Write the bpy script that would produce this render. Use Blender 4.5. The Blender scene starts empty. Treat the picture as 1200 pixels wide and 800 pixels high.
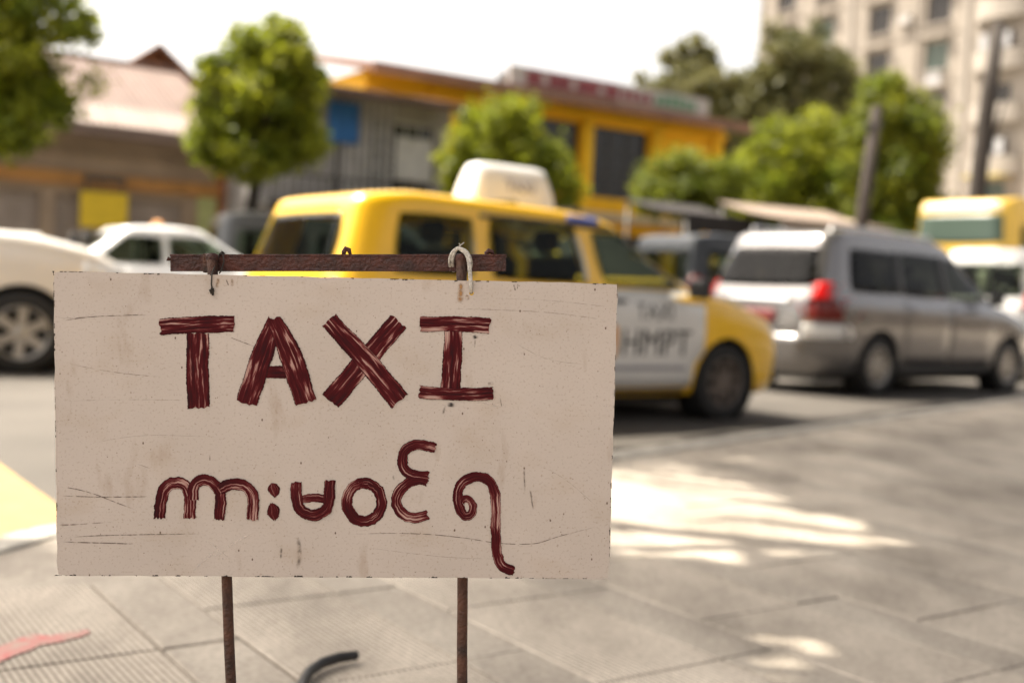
import bpy, bmesh, math, random
import numpy as np
from mathutils import Vector, Matrix, Euler
from mathutils.bvhtree import BVHTree
R = math.radians
random.seed(7)
rng = np.random.default_rng(11)
scn = bpy.context.scene
C = scn.collection

# ------------------------------------------------------------------ camera
CAM_H, PITCH, ROLL = 0.80, 0.042, 0.050
SIGN_D = 1.41
cam_d = bpy.data.cameras.new('camera'); cam = bpy.data.objects.new('camera', cam_d); C.objects.link(cam)
cam_d.sensor_width = 36.0; cam_d.lens = 40.0
cam_d.clip_start = 0.05; cam_d.clip_end = 4000
cam.matrix_world = Matrix.Translation((0, 0, CAM_H)) @ Matrix.Rotation(math.pi/2 - PITCH, 4, 'X') @ Matrix.Rotation(ROLL, 4, 'Z')
cam_d.dof.use_dof = True; cam_d.dof.focus_distance = SIGN_D
cam_d.dof.aperture_fstop = 2.5; cam_d.dof.aperture_blades = 0
scn.camera = cam

# ------------------------------------------------------------------ sky, sun, exposure
SUN_EL = R(60); SUN_H = Vector((-0.93, 0.37)).normalized()          # horizontal direction towards the sun
w = bpy.data.worlds.new('World'); scn.world = w; w.use_nodes = True
nt = w.node_tree; bg = nt.nodes['Background']
sky = nt.nodes.new('ShaderNodeTexSky'); sky.sky_type = 'NISHITA'; sky.sun_disc = False
sky.sun_elevation = SUN_EL; sky.sun_rotation = math.atan2(SUN_H.x, SUN_H.y)
sky.air_density = 1.0; sky.dust_density = 6.0; sky.ozone_density = 1.0
mix = nt.nodes.new('ShaderNodeMix'); mix.data_type = 'RGBA'; mix.inputs[0].default_value = 0.72
bw = nt.nodes.new('ShaderNodeRGBToBW')
mul = nt.nodes.new('ShaderNodeMix'); mul.data_type = 'RGBA'; mul.blend_type = 'MULTIPLY'; mul.inputs[0].default_value = 1.0
nt.links.new(sky.outputs[0], bw.inputs[0]); nt.links.new(bw.outputs[0], mul.inputs[6])
mul.inputs[7].default_value = (1.10, 1.0, 0.87, 1)                   # pale hazy tropical sky
nt.links.new(sky.outputs[0], mix.inputs[6]); nt.links.new(mul.outputs[2], mix.inputs[7])
nt.links.new(mix.outputs[2], bg.inputs[0]); bg.inputs[1].default_value = 0.15
sun_d = bpy.data.lights.new('sun', 'SUN'); sun = bpy.data.objects.new('sun', sun_d); C.objects.link(sun)
sun_d.energy = 3.4; sun_d.angle = R(0.53); sun_d.color = (1.0, 0.92, 0.78)
to_sun = Vector((SUN_H.x*math.cos(SUN_EL), SUN_H.y*math.cos(SUN_EL), math.sin(SUN_EL)))
sun.rotation_euler = to_sun.to_track_quat('Z', 'Y').to_euler(); sun.location = (-10, 5, 30)
vs = scn.view_settings; vs.view_transform = 'Standard'; vs.look = 'None'; vs.gamma = 1.0; vs.exposure = 1.62

# ------------------------------------------------------------------ materials
M = {}
def soft_mark(name, col, op):
    """a rubbed mark: its paint thins out towards its rims and ends"""
    m = bpy.data.materials.new(name); m.use_nodes = True; M[name] = m; nt = m.node_tree; b = nt.nodes['Principled BSDF']; L = nt.links
    b.inputs['Base Color'].default_value = (*col, 1); b.inputs['Roughness'].default_value = .8
    uv = nt.nodes.new('ShaderNodeUVMap'); uv.uv_map = 'UVMap'; sp = nt.nodes.new('ShaderNodeSeparateXYZ'); L.new(uv.outputs[0], sp.inputs[0])
    def hump(src, edge):
        a = nt.nodes.new('ShaderNodeMath'); a.operation = 'PINGPONG'; a.inputs[1].default_value = .5; L.new(src, a.inputs[0])
        r = nt.nodes.new('ShaderNodeMapRange'); r.interpolation_type = 'SMOOTHSTEP'; r.inputs[2].default_value = edge; L.new(a.outputs[0], r.inputs[0]); return r.outputs[0]
    tc = nt.nodes.new('ShaderNodeTexCoord'); n = nt.nodes.new('ShaderNodeTexNoise'); n.inputs['Scale'].default_value = 130; n.inputs['Detail'].default_value = 5
    L.new(tc.outputs['Object'], n.inputs['Vector']); r = nt.nodes.new('ShaderNodeMapRange'); r.inputs[1].default_value = .36; r.inputs[2].default_value = .58; r.inputs[4].default_value = op; L.new(n.outputs[0], r.inputs[0])
    x = nt.nodes.new('ShaderNodeMath'); x.operation = 'MULTIPLY'; L.new(hump(sp.outputs[0], .25), x.inputs[0]); L.new(hump(sp.outputs[1], .5), x.inputs[1])
    y = nt.nodes.new('ShaderNodeMath'); y.operation = 'MULTIPLY'; L.new(x.outputs[0], y.inputs[0]); L.new(r.outputs[0], y.inputs[1]); L.new(y.outputs[0], b.inputs['Alpha'])
def node(nt, t, **kw):
    n = nt.nodes.new(t)
    for k, v in kw.items(): setattr(n, k, v)
    return n
def mat(name, col, rough=0.6, metal=0.0, var=0.0, vscale=3.0, bump=0.0, bscale=40.0, coat=0.0, spec=0.5, col2=None, detail=6.0):
    m = bpy.data.materials.new(name); m.use_nodes = True; M[name] = m
    nt = m.node_tree; b = nt.nodes['Principled BSDF']
    b.inputs['Base Color'].default_value = (*col, 1); b.inputs['Roughness'].default_value = rough
    b.inputs['Metallic'].default_value = metal; b.inputs['Coat Weight'].default_value = coat
    b.inputs['Coat Roughness'].default_value = 0.06; b.inputs['Specular IOR Level'].default_value = spec
    tc = node(nt, 'ShaderNodeTexCoord')
    if var > 0:
        n = node(nt, 'ShaderNodeTexNoise'); n.inputs['Scale'].default_value = vscale; n.inputs['Detail'].default_value = detail
        r = node(nt, 'ShaderNodeValToRGB')
        c2 = col2 or tuple(c*(1-var) for c in col)
        r.color_ramp.elements[0].position = 0.3; r.color_ramp.elements[1].position = 0.7
        r.color_ramp.elements[0].color = (*c2, 1); r.color_ramp.elements[1].color = (*(min(1, c*(1+var*.4)) for c in col), 1)
        nt.links.new(tc.outputs['Object'], n.inputs['Vector']); nt.links.new(n.outputs[0], r.inputs[0]); nt.links.new(r.outputs[0], b.inputs['Base Color'])
    if bump > 0:
        n = node(nt, 'ShaderNodeTexNoise'); n.inputs['Scale'].default_value = bscale; n.inputs['Detail'].default_value = 4
        bp = node(nt, 'ShaderNodeBump'); bp.inputs['Strength'].default_value = bump; bp.inputs['Distance'].default_value = 0.01
        nt.links.new(tc.outputs['Object'], n.inputs['Vector']); nt.links.new(n.outputs[0], bp.inputs['Height']); nt.links.new(bp.outputs[0], b.inputs['Normal'])
    return m
def glass_mat(name, tint):
    m = bpy.data.materials.new(name); m.use_nodes = True; M[name] = m; nt = m.node_tree; L = nt.links; out = nt.nodes['Material Output']; nt.nodes.remove(nt.nodes['Principled BSDF'])
    t = nt.nodes.new('ShaderNodeBsdfTransparent'); t.inputs[0].default_value = (*tint, 1)
    g = nt.nodes.new('ShaderNodeBsdfGlossy'); g.inputs['Roughness'].default_value = .03
    f = nt.nodes.new('ShaderNodeFresnel'); f.inputs[0].default_value = 1.22; x = nt.nodes.new('ShaderNodeMixShader')
    L.new(f.outputs[0], x.inputs[0]); L.new(t.outputs[0], x.inputs[1]); L.new(g.outputs[0], x.inputs[2]); L.new(x.outputs[0], out.inputs[0])
mat('taxi_yellow', (0.94, 0.54, 0.010), 0.30, 0, 0.08, 2, coat=0.5)
mat('taxi_white', (0.74, 0.72, 0.68), 0.35, 0, 0.06, 3, coat=0.4)
mat('silver', (0.22, 0.21, 0.205), 0.27, 0.75, 0.05, 2, coat=0.6)
mat('pearl', (0.80, 0.75, 0.68), 0.30, 0.1, 0.05, 2, coat=0.7)
mat('white_paint', (0.80, 0.79, 0.77), 0.3, 0, 0.05, 2, coat=0.5)
mat('blue_paint', (0.035, 0.040, 0.048), 0.5, 0.1, 0.05, 2)
mat('grey_paint', (0.10, 0.10, 0.10), 0.3, 0.4, 0.05, 2, coat=0.6)
mat('bus_yellow', (0.66, 0.42, 0.05), 0.4, 0, 0.10, 2, coat=0.3)
mat('bus_cream', (0.70, 0.62, 0.45), 0.5, 0, 0.12, 2)
glass_mat('auto_glass', (0.50, 0.58, 0.50))
glass_mat('tint_glass', (0.26, 0.27, 0.25))
mat('tyre', (0.022, 0.021, 0.020), 0.85, 0, 0.3, 8)
mat('rim', (0.42, 0.40, 0.37), 0.35, 0.8, 0.2, 6)
mat('dark_rim', (0.16, 0.13, 0.11), 0.55, 0.5, 0.3, 8)
mat('black_plastic', (0.02, 0.02, 0.02), 0.5)
mat('upholstery', (0.035, 0.032, 0.030), 0.9, 0, 0.2, 4)
mat('red_lens', (0.60, 0.008, 0.006), 0.25, 0, coat=.2, spec=.3)
mat('brown_lens', (0.16, 0.012, 0.008), 0.25, 0, coat=.2, spec=.3)
mat('amber_lens', (0.75, 0.30, 0.04), 0.2, 0, coat=1)
mat('clear_lens', (0.75, 0.75, 0.74), 0.1, 0.2, coat=1)
mat('chrome', (0.75, 0.75, 0.75), 0.12, 1.0)
mat('text_black', (0.02, 0.02, 0.022), 0.5)
mat('text_grey', (0.28, 0.27, 0.30), 0.5)
mat('emblem_orange', (0.75, 0.36, 0.10), 0.5)
mat('decal_blue', (0.10, 0.14, 0.42), 0.5)
mat('sign_plastic', (0.90, 0.89, 0.87), 0.4, 0, 0.04, 4)
mat('plate_white', (0.7, 0.7, 0.68), 0.5)
mat('plate_red', (0.16, 0.02, 0.02), 0.5)
mat('asphalt', (0.098, 0.086, 0.073), 0.85, 0, 0.30, 0.9, 0.5, 90)
mat('kerb', (0.44, 0.41, 0.36), 0.85, 0, 0.35, 6, 0.5, 60)
mat('yellow_line', (0.47, 0.29, 0.07), 0.75, 0, 0.25, 9, col2=(0.28, 0.21, 0.10))
mat('red_mark', (0.56, 0.19, 0.18), 0.85, 0, 0.1, 34, col2=(0.46, 0.36, 0.30))
mat('hose', (0.016, 0.015, 0.015), 0.45, 0, 0.3, 30)
mat('shop_dark', (0.13, 0.108, 0.087), 0.9, 0, 0.25, 1.2)
mat('plaster_brown', (0.37, 0.275, 0.19), 0.9, 0, 0.25, 1.2, 0.2, 20)
mat('shutter', (0.36, 0.295, 0.245), 0.6, 0.2, 0.2, 2.5)
mat('fascia_orange', (0.42, 0.20, 0.05), 0.7, 0, 0.3, 3)
mat('roof_rust', (0.125, 0.068, 0.048), 0.7, 0.1, 0.35, 1.6)
mat('roof_pale', (0.175, 0.12, 0.092), 0.6, 0.1, 0.15, 2.0)
mat('sign_yellow', (0.72, 0.50, 0.02), 0.6, 0, 0.12, 5)
mat('pillar_lime', (0.42, 0.44, 0.18), 0.8, 0, 0.2, 3)
mat('timber_brown', (0.17, 0.085, 0.055), 0.85, 0, 0.3, 2)
mat('grey_wall', (0.37, 0.345, 0.32), 0.9, 0, 0.3, 1.5)
mat('grey_trim', (0.60, 0.58, 0.55), 0.8, 0, 0.2, 3)
mat('dark_trim', (0.06, 0.055, 0.05), 0.7)
mat('blue_panel', (0.030, 0.15, 0.40), 0.7, 0, 0.25, 2)
mat('yellow_wall', (0.92, 0.49, 0.006), 0.8, 0, 0.14, 1.2)
mat('yellow_trim', (0.93, 0.53, 0.012), 0.8, 0, 0.12, 2)
mat('roof_brick', (0.25, 0.13, 0.085), 0.85, 0, 0.3, 2)
mat('beige_ledge', (0.48, 0.38, 0.25), 0.85, 0, 0.2, 2)
mat('dark_pane', (0.018, 0.015, 0.014), 0.15, 0, spec=0.4)
mat('interior_dark', (0.03, 0.026, 0.023), 0.95)
mat('board_white', (0.40, 0.375, 0.35), 0.6, 0, 0.1, 2)
mat('maroon', (0.22, 0.05, 0.06), 0.6, 0, 0.2, 3)
mat('letter_green', (0.10, 0.22, 0.13), 0.6)
mat('apartment', (0.30, 0.262, 0.22), 0.9, 0, 0.22, 0.5)
mat('apartment_trim', (0.33, 0.295, 0.255), 0.9, 0, 0.15, 1.0)
mat('laundry', (0.36, 0.355, 0.36), 0.9)
mat('awning_yellow', (0.40, 0.33, 0.13), 0.8)
mat('green_pane', (0.06, 0.09, 0.07), 0.3)
mat('salmon', (0.55, 0.36, 0.25), 0.85, 0, 0.15, 2)
mat('bark', (0.085, 0.062, 0.045), 0.95, 0, 0.4, 6, 0.8, 18)
mat('bark_dark', (0.045, 0.036, 0.030), 0.95, 0, 0.4, 6, 0.8, 18)
mat('concrete_post', (0.045, 0.033, 0.026), 0.9, 0, 0.25, 3, 0.3, 30)
mat('tarp_beige', (0.25, 0.19, 0.145), 0.8, 0, 0.15, 2)
mat('tarp_dark', (0.016, 0.011, 0.009), 0.8, 0, 0.2, 2)
mat('steel', (0.10, 0.095, 0.09), 0.5, 0.7)
mat('wood', (0.26, 0.17, 0.10), 0.8, 0, 0.3, 6)
mat('rust_bar', (0.072, 0.018, 0.010), 0.55, 0.15, 0.55, 60, 0.6, 220, col2=(0.030, 0.011, 0.008))
mat('rust_leg', (0.085, 0.032, 0.016), 0.6, 0.2, 0.5, 50, 0.6, 240, col2=(0.035, 0.016, 0.010))
mat('wire', (0.035, 0.028, 0.022), 0.6, 0.4)
mat('cord', (0.62, 0.57, 0.50), 0.9, 0, 0.45, 190, 0.6, 500)
soft_mark('smudge', (0.15, 0.11, 0.085), 0.6)
soft_mark('blot', (0.03, 0.022, 0.02), 0.95)
soft_mark('scratch', (0.13, 0.09, 0.07), 1.0)
soft_mark('scratch_soft', (0.26, 0.19, 0.15), 0.55)
soft_mark('scuff_white', (0.7, 0.62, 0.55), 0.55)
mat('chip', (0.050, 0.036, 0.030), 0.9)
soft_mark('rust_stain', (0.36, 0.18, 0.055), 0.8)

def leaf_mat(name, ca, cb, trans=0.45):
    m = bpy.data.materials.new(name); m.use_nodes = True; M[name] = m
    nt = m.node_tree; b = nt.nodes['Principled BSDF']; out = nt.nodes['Material Output']
    at = node(nt, 'ShaderNodeAttribute'); at.attribute_name = 'tone'
    mx = node(nt, 'ShaderNodeMix', data_type='RGBA'); mx.inputs[6].default_value = (*ca, 1); mx.inputs[7].default_value = (*cb, 1)
    nt.links.new(at.outputs['Fac'], mx.inputs[0]); nt.links.new(mx.outputs[2], b.inputs['Base Color'])
    b.inputs['Roughness'].default_value = 0.5; b.inputs['Specular IOR Level'].default_value = 0.35
    tr = node(nt, 'ShaderNodeBsdfTranslucent'); nt.links.new(mx.outputs[2], tr.inputs[0])
    ms = node(nt, 'ShaderNodeMixShader'); ms.inputs[0].default_value = trans
    nt.links.new(b.outputs[0], ms.inputs[1]); nt.links.new(tr.outputs[0], ms.inputs[2]); nt.links.new(ms.outputs[0], out.inputs[0])
leaf_mat('leaf_bright', (0.115, 0.160, 0.010), (0.32, 0.325, 0.022), .58)
leaf_mat('leaf_mid', (0.085, 0.125, 0.012), (0.26, 0.27, 0.022), .55)
leaf_mat('leaf_olive', (0.095, 0.10, 0.035), (0.20, 0.19, 0.07), 0.45)
leaf_mat('leaf_shade', (0.05, 0.07, 0.015), (0.11, 0.12, 0.03))

def pavement_mat(name, ribbed):
    m = bpy.data.materials.new(name); m.use_nodes = True; M[name] = m
    nt = m.node_tree; b = nt.nodes['Principled BSDF']; L = nt.links
    b.inputs['Roughness'].default_value = 0.82
    g = node(nt, 'ShaderNodeNewGeometry')
    n1 = node(nt, 'ShaderNodeTexNoise'); n1.inputs['Scale'].default_value = 2.3; n1.inputs['Detail'].default_value = 9; n1.inputs['Roughness'].default_value = .62
    n2 = node(nt, 'ShaderNodeTexNoise'); n2.inputs['Scale'].default_value = 60; n2.inputs['Detail'].default_value = 3
    mp = node(nt, 'ShaderNodeMapping'); mp.inputs['Rotation'].default_value = (0, 0, R(-34.8)); mp.inputs['Scale'].default_value = (1, .45, 1)
    L.new(g.outputs['Position'], mp.inputs[0]); L.new(mp.outputs[0], n1.inputs['Vector']); L.new(g.outputs['Position'], n2.inputs['Vector'])
    r = node(nt, 'ShaderNodeValToRGB'); e = r.color_ramp.elements
    e[0].position = .32; e[0].color = (0.235, 0.205, 0.168, 1); e[1].position = .70; e[1].color = (0.56, 0.50, 0.42, 1)
    el = e.new(.5); el.color = (0.40, 0.352, 0.293, 1)
    L.new(n1.outputs[0], r.inputs[0])
    mx = node(nt, 'ShaderNodeMix', data_type='RGBA', blend_type='MULTIPLY'); mx.inputs[0].default_value = .55
    r2 = node(nt, 'ShaderNodeValToRGB'); r2.color_ramp.elements[0].color = (.5, .48, .46, 1); r2.color_ramp.elements[0].position = .25; r2.color_ramp.elements[1].position = .6
    L.new(n2.outputs[0], r2.inputs[0]); L.new(r.outputs[0], mx.inputs[6]); L.new(r2.outputs[0], mx.inputs[7])
    oi = node(nt, 'ShaderNodeObjectInfo'); mr = node(nt, 'ShaderNodeMapRange'); mr.inputs[3].default_value = .95; mr.inputs[4].default_value = 1.04
    L.new(oi.outputs['Random'], mr.inputs[0])
    m2 = node(nt, 'ShaderNodeMix', data_type='RGBA', blend_type='MULTIPLY'); m2.inputs[0].default_value = 1
    L.new(mx.outputs[2], m2.inputs[6]); L.new(mr.outputs[0], m2.inputs[7])
    last = m2.outputs[2]
    if ribbed:
        mp2 = node(nt, 'ShaderNodeMapping'); mp2.inputs['Rotation'].default_value = (0, 0, R(-34.8))
        L.new(g.outputs['Position'], mp2.inputs[0])
        wv = node(nt, 'ShaderNodeTexWave', wave_type='BANDS', bands_direction='X'); wv.inputs['Scale'].default_value = 21
        wv.inputs['Distortion'].default_value = .25; wv.inputs['Detail'].default_value = 2
        L.new(mp2.outputs[0], wv.inputs[0])
        m3 = node(nt, 'ShaderNodeMix', data_type='RGBA', blend_type='MULTIPLY'); m3.inputs[0].default_value = 1
        r3 = node(nt, 'ShaderNodeValToRGB'); r3.color_ramp.elements[0].color = (.69, .67, .65, 1); r3.color_ramp.elements[1].position = .6; r3.color_ramp.elements[1].color = (1.38, 1.38, 1.38, 1)
        L.new(wv.outputs['Fac'], r3.inputs[0]); L.new(last, m3.inputs[6]); L.new(r3.outputs[0], m3.inputs[7]); last = m3.outputs[2]
        bp = node(nt, 'ShaderNodeBump'); bp.inputs['Strength'].default_value = .15; bp.inputs['Distance'].default_value = .003
        L.new(wv.outputs['Fac'], bp.inputs['Height']); L.new(bp.outputs[0], b.inputs['Normal'])
    else:
        bp = node(nt, 'ShaderNodeBump'); bp.inputs['Strength'].default_value = .35; bp.inputs['Distance'].default_value = .006
        L.new(n2.outputs[0], bp.inputs['Height']); L.new(bp.outputs[0], b.inputs['Normal'])
    L.new(last, b.inputs['Base Color'])
pavement_mat('slab_ribbed', True); pavement_mat('slab_smooth', False)

def board_mat():
    m = bpy.data.materials.new('sign_board_paint'); m.use_nodes = True; M['sign_board_paint'] = m
    nt = m.node_tree; b = nt.nodes['Principled BSDF']; L = nt.links
    b.inputs['Roughness'].default_value = .55; b.inputs['Specular IOR Level'].default_value = .35
    tc = node(nt, 'ShaderNodeTexCoord')
    def noise(s, d, stretch=None):
        n = node(nt, 'ShaderNodeTexNoise'); n.inputs['Scale'].default_value = s; n.inputs['Detail'].default_value = d
        if stretch:
            mp = node(nt, 'ShaderNodeMapping'); mp.inputs['Scale'].default_value = stretch
            L.new(tc.outputs['Object'], mp.inputs[0]); L.new(mp.outputs[0], n.inputs['Vector'])
        else: L.new(tc.outputs['Object'], n.inputs['Vector'])
        return n
    def ramp(src, p0, c0, p1, c1):
        r = node(nt, 'ShaderNodeValToRGB'); e = r.color_ramp.elements
        e[0].position = p0; e[0].color = (*c0, 1); e[1].position = p1; e[1].color = (*c1, 1); L.new(src, r.inputs[0]); return r.outputs[0]
    def mult(a, bb, f=1):
        x = node(nt, 'ShaderNodeMix', data_type='RGBA', blend_type='MULTIPLY'); x.inputs[0].default_value = f
        L.new(a, x.inputs[6]); L.new(bb, x.inputs[7]); return x.outputs[2]
    base = ramp(noise(7, 8).outputs[0], .3, (.46, .395, .345), .7, (.51, .440, .388))
    base = mult(base, ramp(noise(310, 5).outputs[0], .20, (.70, .64, .58), .44, (1, 1, 1)))
    base = mult(base, ramp(noise(11, 9, (1, 1.6, 1)).outputs[0], .30, (.94, .91, .87), .46, (1, 1, 1)))               # fine grime
    base = mult(base, ramp(noise(26, 6, (1, .35, 1)).outputs[0], .27, (.80, .74, .68), .40, (1, 1, 1)))   # vertical weathering
    v = node(nt, 'ShaderNodeTexVoronoi'); v.inputs['Scale'].default_value = 85; L.new(tc.outputs['Object'], v.inputs['Vector'])
    base = mult(base, ramp(v.outputs['Distance'], .03, (.35, .28, .24), .075, (1, 1, 1)))                # specks
    v2 = node(nt, 'ShaderNodeTexVoronoi'); v2.inputs['Scale'].default_value = 30; v2.inputs['Randomness'].default_value = 1
    mp = node(nt, 'ShaderNodeMapping'); mp.inputs['Scale'].default_value = (1.6, 1, 1); mp.inputs['Location'].default_value = (.3, .7, .2)
    L.new(tc.outputs['Object'], mp.inputs[0]); L.new(mp.outputs[0], v2.inputs['Vector'])
    base = mult(base, ramp(v2.outputs['Distance'], .035, (.25, .18, .15), .06, (1, 1, 1)))
    L.new(base, b.inputs['Base Color'])
    bp = node(nt, 'ShaderNodeBump'); bp.inputs['Strength'].default_value = .25; bp.inputs['Distance'].default_value = .001
    L.new(noise(240, 4).outputs[0], bp.inputs['Height']); L.new(bp.outputs[0], b.inputs['Normal'])
board_mat()

def brush_mat():
    m = bpy.data.materials.new('brush_red'); m.use_nodes = True; M['brush_red'] = m
    nt = m.node_tree; b = nt.nodes['Principled BSDF']; L = nt.links
    b.inputs['Roughness'].default_value = .6; b.inputs['Specular IOR Level'].default_value = .08
    uv = node(nt, 'ShaderNodeUVMap'); uv.uv_map = 'UVMap'
    sp = node(nt, 'ShaderNodeSeparateXYZ'); L.new(uv.outputs[0], sp.inputs[0])
    oi = node(nt, 'ShaderNodeObjectInfo')
    cm = node(nt, 'ShaderNodeCombineXYZ')
    a1 = node(nt, 'ShaderNodeMath', operation='MULTIPLY'); a1.inputs[1].default_value = 22; L.new(sp.outputs[0], a1.inputs[0])
    a2 = node(nt, 'ShaderNodeMath', operation='MULTIPLY'); a2.inputs[1].default_value = 7; L.new(sp.outputs[1], a2.inputs[0])
    a3 = node(nt, 'ShaderNodeMath', operation='MULTIPLY'); a3.inputs[1].default_value = 50; L.new(oi.outputs['Random'], a3.inputs[0])
    L.new(a1.outputs[0], cm.inputs[0]); L.new(a2.outputs[0], cm.inputs[1]); L.new(a3.outputs[0], cm.inputs[2])
    n = node(nt, 'ShaderNodeTexNoise'); n.inputs['Scale'].default_value = 1.0; n.inputs['Detail'].default_value = 5; n.inputs['Roughness'].default_value = .62; n.inputs['Distortion'].default_value = .35
    L.new(cm.outputs[0], n.inputs['Vector'])
    lo = node(nt, 'ShaderNodeTexNoise'); lo.inputs['Scale'].default_value = 26; lo.inputs['Detail'].default_value = 2; tcl = node(nt, 'ShaderNodeTexCoord'); L.new(tcl.outputs['Object'], lo.inputs['Vector'])
    lm = node(nt, 'ShaderNodeMapRange'); lm.inputs[1].default_value = .3; lm.inputs[2].default_value = .7; lm.inputs[3].default_value = -.10; lm.inputs[4].default_value = .08; L.new(lo.outputs[0], lm.inputs[0])
    nsum = node(nt, 'ShaderNodeMath', operation='ADD'); L.new(n.outputs[0], nsum.inputs[0]); L.new(lm.outputs[0], nsum.inputs[1])
    r = node(nt, 'ShaderNodeValToRGB'); e = r.color_ramp.elements
    e[0].position = .30; e[0].color = (.026, .006, .008, 1); e[1].position = .74; e[1].color = (.46, .33, .28, 1)
    for p, c in ((.42, (.050, .0045, .006)), (.52, (.070, .007, .009)), (.57, (.14, .028, .028)), (.62, (.36, .20, .17))):
        x = e.new(p); x.color = (*c, 1)
    L.new(nsum.outputs[0], r.inputs[0])
    # pooled dark paint along both rims of a stroke
    s = node(nt, 'ShaderNodeMath', operation='SUBTRACT'); s.inputs[1].default_value = .5; L.new(sp.outputs[1], s.inputs[0])
    ab = node(nt, 'ShaderNodeMath', operation='ABSOLUTE'); L.new(s.outputs[0], ab.inputs[0])
    rr = node(nt, 'ShaderNodeMapRange'); rr.inputs[1].default_value = .43; rr.inputs[2].default_value = .475; L.new(ab.outputs[0], rr.inputs[0])
    mx = node(nt, 'ShaderNodeMix', data_type='RGBA'); mx.inputs[7].default_value = (.030, .007, .008, 1)
    L.new(rr.outputs[0], mx.inputs[0]); L.new(r.outputs[0], mx.inputs[6]); L.new(mx.outputs[2], b.inputs['Base Color'])
    # bristles leave the rims ragged
    n2 = node(nt, 'ShaderNodeTexNoise'); n2.inputs['Scale'].default_value = 420; n2.inputs['Detail'].default_value = 3; tcb = node(nt, 'ShaderNodeTexCoord'); L.new(tcb.outputs['Object'], n2.inputs['Vector'])
    ed = node(nt, 'ShaderNodeMath', operation='SUBTRACT'); ed.inputs[0].default_value = .5; L.new(ab.outputs[0], ed.inputs[1])
    em = node(nt, 'ShaderNodeMapRange'); em.inputs[1].default_value = .0; em.inputs[2].default_value = .10; em.inputs[3].default_value = -.12; em.inputs[4].default_value = .75; L.new(ed.outputs[0], em.inputs[0])
    sm_ = node(nt, 'ShaderNodeMath', operation='ADD'); L.new(em.outputs[0], sm_.inputs[0]); L.new(n2.outputs[0], sm_.inputs[1])
    al = node(nt, 'ShaderNodeMapRange'); al.inputs[1].default_value = .47; al.inputs[2].default_value = .56; L.new(sm_.outputs[0], al.inputs[0]); L.new(al.outputs[0], b.inputs['Alpha'])
    bp = node(nt, 'ShaderNodeBump'); bp.inputs['Strength'].default_value = .35; bp.inputs['Distance'].default_value = .001; bp.invert = True
    L.new(n.outputs[0], bp.inputs['Height']); L.new(bp.outputs[0], b.inputs['Normal'])
brush_mat()

# ------------------------------------------------------------------ helpers
class MB:
    def __init__(s): s.v = []; s.f = []; s.uv = []; s.sm = []
    def add(s, vs, fs, smooth=False):
        o = len(s.v); s.v += [tuple(v) for v in vs]; s.f += [tuple(i+o for i in f) for f in fs]; s.sm += [smooth]*len(fs); return s
    def box(s, x0, x1, y0, y1, z0, z1):
        vs = [(x0,y0,z0),(x1,y0,z0),(x1,y1,z0),(x0,y1,z0),(x0,y0,z1),(x1,y0,z1),(x1,y1,z1),(x0,y1,z1)]
        return s.add(vs, [(0,3,2,1),(4,5,6,7),(0,1,5,4),(1,2,6,5),(2,3,7,6),(3,0,4,7)])
    def tube(s, pts, rad, n=8, cap=True):
        pts = [Vector(p) for p in pts]; vs = []; fs = []
        if not isinstance(rad, (list, tuple)): rad = [rad]*len(pts)
        up = None
        for i, p in enumerate(pts):
            d = (pts[min(i+1, len(pts)-1)] - pts[max(i-1, 0)]).normalized()
            if up is None: up = d.orthogonal().normalized()
            up = (up - d*up.dot(d)).normalized() if (up - d*up.dot(d)).length > 1e-6 else d.orthogonal().normalized()
            sd = d.cross(up)
            for k in range(n):
                a = 2*math.pi*k/n; vs.append(p + (up*math.cos(a) + sd*math.sin(a))*rad[i])
        for i in range(len(pts)-1):
            for k in range(n):
                a = i*n+k; b = i*n+(k+1) % n; fs.append((a, b, b+n, a+n))
        s.add(vs, fs, True)
        if cap:
            o = len(s.v) - len(vs)
            s.f.append(tuple(o+k for k in reversed(range(n)))); s.sm.append(False)
            s.f.append(tuple(o+len(vs)-n+k for k in range(n))); s.sm.append(False)
        return s
    def lathe(s, prof, n=32, axis='y', c=(0,0,0)):
        vs = []; fs = []
        for r, h in prof:
            for k in range(n):
                a = 2*math.pi*k/n; p = (r*math.cos(a), h, r*math.sin(a)) if axis == 'y' else (r*math.cos(a), r*math.sin(a), h)
                vs.append((p[0]+c[0], p[1]+c[1], p[2]+c[2]))
        for i in range(len(prof)-1):
            for k in range(n): fs.append((i*n+k, i*n+(k+1) % n, (i+1)*n+(k+1) % n, (i+1)*n+k))
        return s.add(vs, fs, True)
    def mesh(s, name, m=None):
        me = bpy.data.meshes.new(name); me.from_pydata(s.v, [], s.f); me.polygons.foreach_set('use_smooth', s.sm); me.update()
        bm = bmesh.new(); bm.from_mesh(me); bmesh.ops.recalc_face_normals(bm, faces=bm.faces); bm.to_mesh(me); bm.free()
        if m: me.materials.append(m)
        return me
    def build(s, name, m, parent=None): return obj(name, s.mesh(name), m, parent)
def obj(name, me, m=None, parent=None):
    o = bpy.data.objects.new(name, me); C.objects.link(o)
    if m is not None and len(me.materials) == 0: me.materials.append(M[m] if isinstance(m, str) else m)
    if parent: o.parent = parent
    return o
def tag(o, label, cat, group=None):
    o['label'] = label; o['category'] = cat
    if group: o['group'] = group
    return o
def thing(name, label, cat, loc=(0,0,0), rz=0.0, group=None):
    o = bpy.data.objects.new(name, None); C.objects.link(o); o.location = loc; o.rotation_euler = (0, 0, rz); o.empty_display_size = .2
    return tag(o, label, cat, group)
def structure(o): o['kind'] = 'structure'; return o
def stuff(o): o['kind'] = 'stuff'; return o
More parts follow.
